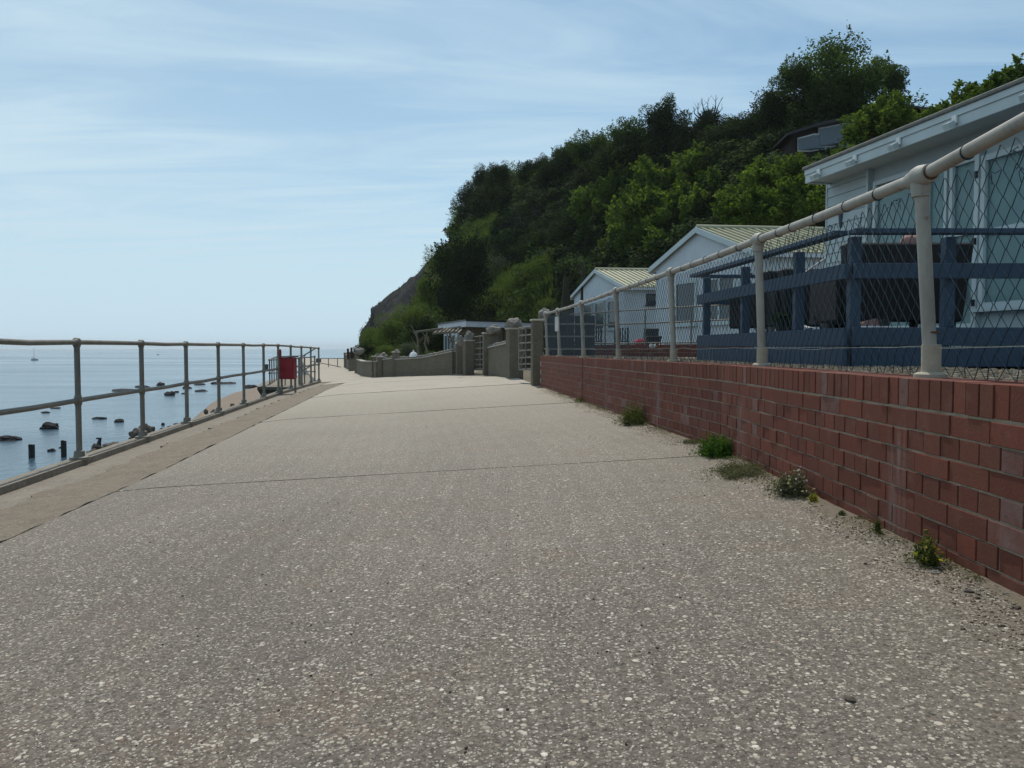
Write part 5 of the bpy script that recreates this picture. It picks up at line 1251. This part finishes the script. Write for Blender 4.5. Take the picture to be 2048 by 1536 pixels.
# bare twigs above the ivy-clad tree
tw = [o for o in COL.objects if o.get('label', '').startswith('ivy-clad stump')][0]
mb = MB(); kk = 49 / FPX
for (x0, y0, x1, y1) in ((1405, 240, 1396, 205), (1400, 238, 1388, 214), (1412, 232, 1402, 196), (1424, 240, 1432, 190), (1430, 236, 1444, 196), (1396, 262, 1376, 226), (1420, 228, 1416, 202), (1394, 270, 1374, 250), (1428, 245, 1446, 215)):
    a = P(x0, y0, 49) - tw.location; b = P(x1, y1, 49) - tw.location; m_ = (a + b) / 2 + Vector((rng.uniform(-.15, .15), .1, 0)); mb.tube([a, m_, b], [.05, .03, .012], 5)
    for k in range(3):
        s = m_.lerp(b, rng.random()); mb.tube([s, s + Vector((rng.uniform(-.3, .3), 0, rng.uniform(.15, .4)))], [.016, .006], 4)
mb.build('bare_twig', M['bark'], tw)['kind'] = 'stuff'

# scrub, grass and brambles covering the slope: nobody could count them
def cover(name, n, fpx, size, mat, lump, asp=.6, zup=0, thick=.5, blade=False, label=None):
    f = nr.rand(n * 3) * (NS - 1); t_ = nr.rand(n * 3); p, nn_, px = surf(f, t_)
    keep = fpx(px, t_, p); p, nn_, t_ = p[keep][:n], nn_[keep][:n], t_[keep][:n]; n = len(p)
    nz = np.array([noise.noise(Vector(q) * .45) + .6 * noise.noise(Vector(q) * 1.3) for q in p])
    off = np.clip(nz + .35, 0, 1.6) * lump * nr.rand(n) ** .35 + thick * nr.rand(n) * .3
    taper = np.clip((1.02 - t_) * 12, .15, 1); off = off * taper
    C = p + nn_ * off[:, None]
    v = np.clip(.40 + nz * .25 + nr.normal(0, .17, n), 0, 1)
    if blade:
        up = np.array([0, 0, 1.0]) + nn_ * .35 + runit(n) * .35; up /= np.linalg.norm(up, axis=1)[:, None]; side = np.cross(up, runit(n)); side /= np.linalg.norm(side, axis=1)[:, None]
        s = size * nr.uniform(.6, 1.4, n)[:, None]; w = s * asp
        V = np.stack([C - side * w, C + side * w, C + up * s * .6 + side * w * .6, C + up * s + runit(n) * s * .2], 1).reshape(-1, 3); F = np.arange(n * 4).reshape(n, 4)
    else:
        N = nn_ * .7 + runit(n) * .7 + np.array([0, 0, .4]); N /= np.linalg.norm(N, axis=1)[:, None]; V, F = leaf_quads(C, N, size * nr.uniform(.6, 1.4, n), asp)
    o = link(name, npmesh(name, V, F, M[mat], v)); tag(o, label, None, None, 'stuff')
bare = lambda px, t_: (px < 912) & (t_ > .50 + .12 * np.sin(px * .07) + .25 * np.clip((px - 860) / 50, -1, 1) * .6)
grassy = lambda px, t_: ((px < 1000) & (t_ < .8)) | ((px < 1130) & (t_ < .35))
cover('hillside_scrub', 150000, lambda px, t_, p: ~bare(px, t_) & ~(grassy(px, t_) & (nr.rand(len(px)) < .8)) & (px < 1900), .20, 'leaf_dark', 1.3, label='dense dark scrub covering the cliff slope')
cover('hillside_bramble', 50000, lambda px, t_, p: ~bare(px, t_) & (px > 930) & (px < 1900) & (nr.rand(len(px)) < .9), .17, 'leaf_oak', 1.5, label='mixed brambles over the cliff slope')
cover('hillside_grass', 90000, lambda px, t_, p: ~bare(px, t_) & grassy(px, t_), .42, 'leaf_grass', .5, asp=.045, blade=True, label='long grass on the left and lower part of the cliff slope')
cover('cliff_edge_tufts', 1500, lambda px, t_, p: (px < 905) & (t_ > .6) & (nr.rand(len(px)) < .5), .28, 'leaf_dark', .1, asp=.1, blade=True, label='sparse tufts on the bare cliff edge')

# upper house on the cliff
uh = empty('upper_house', P(1590, 300, 38.6), 0, 'dark house with blue-grey cladding high on the cliff, half hidden by trees', 'house'); L = uh.location.copy()
def upoly(nm, pts, Y0, Y1, m, par=None):
    a = [P(x, y, Y0) - L for x, y in pts]; b = [q + Vector((.6, Y1 - Y0, 0)) for q in a]; n = len(a)
    return MB().add(a + b, [tuple(range(n)), tuple(range(n, 2 * n))[::-1]] + [(i, (i + 1) % n, n + (i + 1) % n, n + i) for i in range(n)]).build(nm, M[m], par or uh)
upoly('wall', [(1582, 400), (1700, 400), (1880, 380), (1880, 222), (1815, 218), (1640, 246), (1582, 262)], 38.6, 46, 'darkbrown')
upoly('roof', [(1574, 266), (1640, 244), (1812, 208), (1872, 218), (1872, 222), (1812, 213), (1640, 250), (1574, 271)], 38.0, 46.6, 'black')
upoly('cladding', [(1632, 300), (1700, 292), (1700, 244), (1636, 256)], 38.55, 38.6, 'blueclad')
def uwin(x0, x1, yt0, yt1, yb0, yb1, cols):
    o = upoly('window', [(x0, yb0), (x1, yb1), (x1, yt1), (x0, yt0)], 38.48, 38.54, 'whiteplastic')
    for c in range(cols):
        f0, f1 = (c + .12) / cols, (c + .88) / cols; X0, X1 = x0 + (x1 - x0) * f0, x0 + (x1 - x0) * f1
        yt = lambda f: yt0 + (yt1 - yt0) * f + 2.5; yb = lambda f: yb0 + (yb1 - yb0) * f - 2.5
        upoly('pane', [(X0, yb(f0)), (X1, yb(f1)), (X1, yt(f1)), (X0, yt(f0))], 38.44, 38.47, 'skyglass', o)
uwin(1595, 1628, 276, 267, 303, 298, 3); uwin(1637, 1690, 256, 246, 294, 286, 3)

# ------------------------------------------------------------------ weeds along the brick wall
def weed(name, px, py, w_, h_, mat, n, leaf, label, flat=False, flowers=0, stems=8, cat='weed', asp=.5, ylw=0):
    p = G(px, py); k = p.y / FPX; W = w_ * k / 2; H = h_ * k
    if p.x > wallX(p.y) - .05: p.x = wallX(p.y) - .05
    p.z = g(p.x, p.y)
    root = empty(name, p, 0, label, cat)
    C = nr.normal(size=(n, 3)) * np.array([W * .42, W * .55, 0]); lump = np.array([.65 + .9 * noise.noise(Vector((x / W * 1.9 + px, y / W * 1.9, 1))) for x, y in C[:, :2]]); C[:, 2] = nr.rand(n) ** (.8 if not flat else 1.2) * H * lump * np.sqrt(np.clip(1.15 - (C[:, 0] ** 2 + C[:, 1] ** 2) / (W * W * 1.15), .03, 1))
    for m_ in range(6):   # loose clumps
        c = nr.normal(size=2) * W * .4; sel = nr.rand(n) < .1; C[sel, 0] = c[0] + nr.normal(size=sel.sum()) * W * .12; C[sel, 1] = c[1] + nr.normal(size=sel.sum()) * W * .12
    lim = np.array([wallX(p.y + y) - p.x - .012 for y in C[:, 1]]); C[:, 0] = np.where(C[:, 0] > lim, lim - np.abs(nr.normal(size=n)) * W * .25, C[:, 0])
    gz = np.array([g(p.x + x, p.y + y) - p.z for x, y in C[:, :2]]); C[:, 2] += gz + .004
    N = runit(n) * .8 + np.array([0, 0, .7]); N /= np.linalg.norm(N, axis=1)[:, None]
    V, F = leaf_quads(C, N, leaf * nr.uniform(.5, 1.4, n), asp)
    link('foliage', npmesh('foliage', V, F, M[mat], np.clip(nr.normal(.45, .22, n), 0, 1)), root)
    mb = MB()
    for i in range(stems):
        a = rng.random() * 6.28; r = W * rng.uniform(.1, .75); e = Vector((min(math.cos(a) * r, wallX(p.y) - p.x - .015), math.sin(a) * r, H * rng.uniform(.5, 1.05) * (.4 if flat else 1)))
        mb.tube([(e.x * .2, e.y * .2, 0), (e.x * .6, e.y * .6, e.z * .6), e], [.0025, .002, .001], 4)
    mb.build('stem', M['leaf_weed'], root)['kind'] = 'stuff'
    if flowers:
        C = C[nr.choice(n, flowers)] + np.array([0, 0, H * .15]); N = runit(flowers) + np.array([0, 0, 1.0]); V, F = leaf_quads(C, N / np.linalg.norm(N, axis=1)[:, None], leaf * 1.3 * np.ones(flowers), .9)
        link('flower', npmesh('flower', V, F, M['petal' if not ylw else 'leaf_yellow'], nr.rand(flowers)), root)['kind'] = 'stuff'
    return root
weed('weed', 1270, 848, 84, 42, 'leaf_weed', 2600, .018, 'olive brown straggling weed, farthest of the big clumps by the brick wall')
weed('weed', 1440, 910, 92, 44, 'leaf_bright', 3800, .017, 'bright green bushy weed by the brick wall bend')
weed('creeping_weed', 1482, 948, 150, 22, 'leaf_mat', 4600, .011, 'flat greyish creeping weed just below the bright green one', flat=True)
weed('weed', 1582, 990, 84, 48, 'leaf_mat', 3800, .011, 'dark grey-green cushion weed with tiny pale flowers', flowers=90)
weed('weed', 1650, 1002, 28, 16, 'leaf_yellow', 160, .014, 'tiny yellow-leaved seedling right of the cushion weed')
weed('weed', 1775, 1066, 22, 32, 'leaf_weed', 150, .013, 'small upright seedling growing from the foot of the brick wall')
weed('weed', 1852, 1128, 70, 58, 'leaf_weed', 800, .014, 'yellowish straggling weed nearest the camera at the brick wall', flowers=70, ylw=1, stems=14)
weed('weed', 1160, 805, 24, 12, 'leaf_weed', 200, .016, 'tiny dry weed at the upright joint in the far brick wall')
weed('weed', 1385, 886, 40, 9, 'leaf_mat', 500, .012, 'low dry weed left of the bright green one', flat=True)
weed('weed', 1716, 1030, 18, 10, 'leaf_weed', 90, .011, 'reddish sprig at the wall between the yellow seedling and the upright one')

# ------------------------------------------------------------------ loose stuff on the ground: chips, grit, shingle
def scatter(name, pts, r, m, val, flat=.35, label=None, sides=6, dome=False):
    """flattened irregular stones. pts (n,3), r (n,)"""
    n = len(pts); a = np.linspace(0, 2 * PI, sides, endpoint=False)[None, :] + nr.uniform(-.3, .3, (n, sides)); rr = r[:, None] * nr.uniform(.65, 1.2, (n, sides))
    el = nr.uniform(.5, 1.0, n)[:, None]; ph = nr.rand(n)[:, None] * PI
    x0, y0 = rr * np.cos(a), rr * np.sin(a) * el; x = x0 * np.cos(ph) - y0 * np.sin(ph); y = x0 * np.sin(ph) + y0 * np.cos(ph)
    low = np.stack([x, y, np.zeros_like(x) - (.001 if dome else 0)], -1); top = np.stack([x * .72, y * .72, np.ones_like(x) * (r * flat)[:, None] + 0 * x], -1)
    if not dome: low[..., 2] = 0; 
    V = np.concatenate([low, top], 1) + pts[:, None, :]; nv = 2 * sides
    base = (np.arange(n) * nv)[:, None]
    quads = np.concatenate([base + np.array([k, (k + 1) % sides, sides + (k + 1) % sides, sides + k])[None] for k in range(sides)], 0)
    caps = np.concatenate([base + np.array([sides, sides + 1, sides + 2, sides + 3])[None], base + np.array([sides, sides + 3, sides + 4, sides + 5])[None]], 0)
    F = np.concatenate([quads, caps]); v = np.concatenate([np.tile(val, sides), np.tile(val, 2)])
    o = link(name, npmesh(name, V.reshape(-1, 3), F, M[m], v)); return tag(o, label, None, None, 'stuff')
def gz(x, y): return np.array([g(a, b) for a, b in zip(x, y)])
n = 92000
y = 1.15 + 6.2 * nr.rand(n) ** 1.25; x = (nr.rand(n) * 1.5 - .85) * (y * .72 + .3) ; ok = (x < np.array([wallX(a) - .04 for a in y])) & (x > np.array([railX(a) + 1.15 for a in y])); x, y = x[ok], y[ok]
r = np.clip(nr.lognormal(-5.98, .50, len(x)), .0014, .0115) * np.clip(.85 + y * .03, .8, 1.1)
z = gz(x, y) - .0002
scatter('aggregate_stones', np.stack([x, y, z], 1), r, 'chips', np.clip(nr.rand(len(x)) ** 1.1, 0, 1), flat=.16, label='pale flat stones exposed in the concrete surface')
# dark grit
n = 26000
y = 1.6 + 12 * nr.rand(n) ** 1.4; side = nr.rand(n) ** 3.2; x = np.array([wallX(a) for a in y]) - .006 - side * (.16 + .30 * np.array([abs(noise.noise(Vector((a * 1.7, 0, 0)))) for a in y]))
scatter('wall_foot_debris', np.stack([x, y, gz(x, y) + .001], 1), np.clip(nr.lognormal(-6.15, .5, n), .001, .009), 'debris', nr.rand(n), flat=.45, label='dry leaf debris and grit gathered along the foot of the brick wall')
n = 260
y = 1.3 + 9 * nr.rand(n); x = (nr.rand(n) * 1.3 - .8) * y * .6; ok = (x < np.array([wallX(a) - .04 for a in y])) & (x > np.array([railX(a) + .5 for a in y])); x, y = x[ok], y[ok]
scatter('loose_grit', np.stack([x, y, gz(x, y) + .0005], 1), nr.uniform(.0015, .005, len(x)), 'debris', nr.rand(len(x)) * .4, flat=.8, label='scattered dark grit on the promenade')
def foot_w(Y): return .03 + .12 * max(0, noise.noise(Vector((Y * 1.3, 4, 2))) + .25) + .03 * noise.noise(Vector((Y * 11, 1, 1)))
V = []; F = []; ny = 330
for j in range(ny + 1):
    Y = 1.5 + 13 * j / ny; w = max(.015, foot_w(Y)); xw = wallX(Y) - .001
    for i in range(6):
        x_ = xw - w * i / 5; V.append((x_, Y, g(x_, Y) + .005 * (1 - i / 5) ** 1.5 * (1 + .9 * noise.noise(Vector((x_ * 30, Y * 30, 0)))) - (.004 if i == 5 else 0) + .0012))
for j in range(ny):
    for i in range(5): F.append((j * 6 + i, j * 6 + i + 1, (j + 1) * 6 + i + 1, (j + 1) * 6 + i))
M['dirt'] = simple('sandy_dirt', (.21, .175, .13), (.12, .098, .07), .95, 60, 1.0, dist=.006)
tag(MB().add(V, F).build('wall_foot_dirt', M['dirt'], None), 'sandy dirt drifted along the foot of the brick wall', kind='stuff')
n = 11000; y = 1.9 + 11 * nr.rand(n); cl = np.array([noise.noise(Vector((a * 2.1, 7, 3))) for a in y]); ok = cl > .02; y = y[ok]; cl = cl[ok]; n = len(y)
x = np.array([wallX(a) for a in y]) - .008 - np.abs(nr.normal(size=n)) * (.03 + .16 * cl)
C = np.stack([x, y, gz(x, y) + .006 + nr.rand(n) * .03 * np.clip(cl * 4, .2, 1)], 1); N = runit(n) + np.array([0, 0, .9]); N /= np.linalg.norm(N, axis=1)[:, None]
V, F = leaf_quads(C, N, .009 * nr.uniform(.5, 1.5, n), .45)
tag(link('wall_foot_sprigs', npmesh('wall_foot_sprigs', V, F, M['leaf_mat'], nr.rand(n))), 'sparse dry sprigs and moss along the joint between wall and paving', kind='stuff')
# larger loose bits at the wall foot, right
for i, (x_, y_, w_, h_, lab) in enumerate(((1938, 1184, 20, 9, 'broken dark stone near the foot of the brick wall at lower right'), (1962, 1181, 14, 7, 'pale stone right of the broken dark one at the wall foot'), (1872, 1146, 22, 9, 'flat pale stone just below the straggling weed'), (2015, 1190, 12, 8, 'small white stone lying closest to the wall at lower right'), (2033, 1216, 22, 9, 'dark clod at the right edge of the photo under the wall'), (1700, 1400, 28, 12, 'dark crumbled bit of debris alone on the paving at lower right'))):
    p = G(x_, y_); k = p.y / FPX; o = link('loose_stone', (bould if i in (0, 4, 5) else stones_m)[i % 4], None, (p.x, p.y, p.z + h_ * k * .2), (0, 0, i)); o.scale = (w_ * k * .45, w_ * k * .4, h_ * k * .5); tag(o, lab, 'stone')
# shingle on the terrace
n = 16000
y = 2.0 + 13 * nr.rand(n) ** 1.1; x = np.array([wallX(a) + .235 for a in y]) + nr.rand(n) ** 1.3 * 1.1
scatter('terrace_shingle', np.stack([x, y, -.134 - .0012 * y + nr.rand(n) * .012], 1), nr.uniform(.008, .022, n), 'gravel', nr.rand(n), flat=.8, label='brown shingle on the terrace behind the brick wall')
# grass tufts and rubble hugging the garden wall feet
# pot plants on the deck
def bush(px, py, w, h, Y, lab, mat='leaf_ivy'):
    p = P(px, py, Y); k = Y / FPX; o = empty('pot_plant', (p.x, p.y, zd), 0, lab, 'plant'); n = 260; W, H = w * k / 2, h * k
    C = runit(n) * nr.rand(n, 1) ** .4 * np.array([W, W, H * .45]) + np.array([0, 0, H * .6 + .05]); N = runit(n); V, F = leaf_quads(C, N, .035 * nr.uniform(.6, 1.3, n), .5)
    link('foliage', npmesh('foliage', V, F, M[mat], nr.rand(n)), o); MB().lathe([(.04, 0), (.055, .08), (.05, .08), (.035, .02)], 10).build('pot', M['black'], o)
bush(1562, 650, 40, 26, 7.0, 'small dark pot plant on the deck left of the corner'); bush(1650, 650, 46, 24, 6.7, 'second dark pot plant on the deck, nearer the corner post')
HZ = 0.00022
t = NT('sea_haze'); vn = t.n('VolumePrincipled'); vn.inputs['Color'].default_value = (.80, .88, .93, 1); vn.inputs['Density'].default_value = HZ; vn.inputs['Anisotropy'].default_value = .2
t.t.links.new(vn.outputs[0], t.out.inputs['Volume'])
mb = MB(); mb.box(-7000, 7000, -300, 7000, -7.2, 24); tag(mb.build('haze', t.m), 'thin sea haze', kind='stuff')
print('objects', len(COL.objects), 'tris', sum(len(o.data.polygons) for o in COL.objects if o.type == 'MESH'))
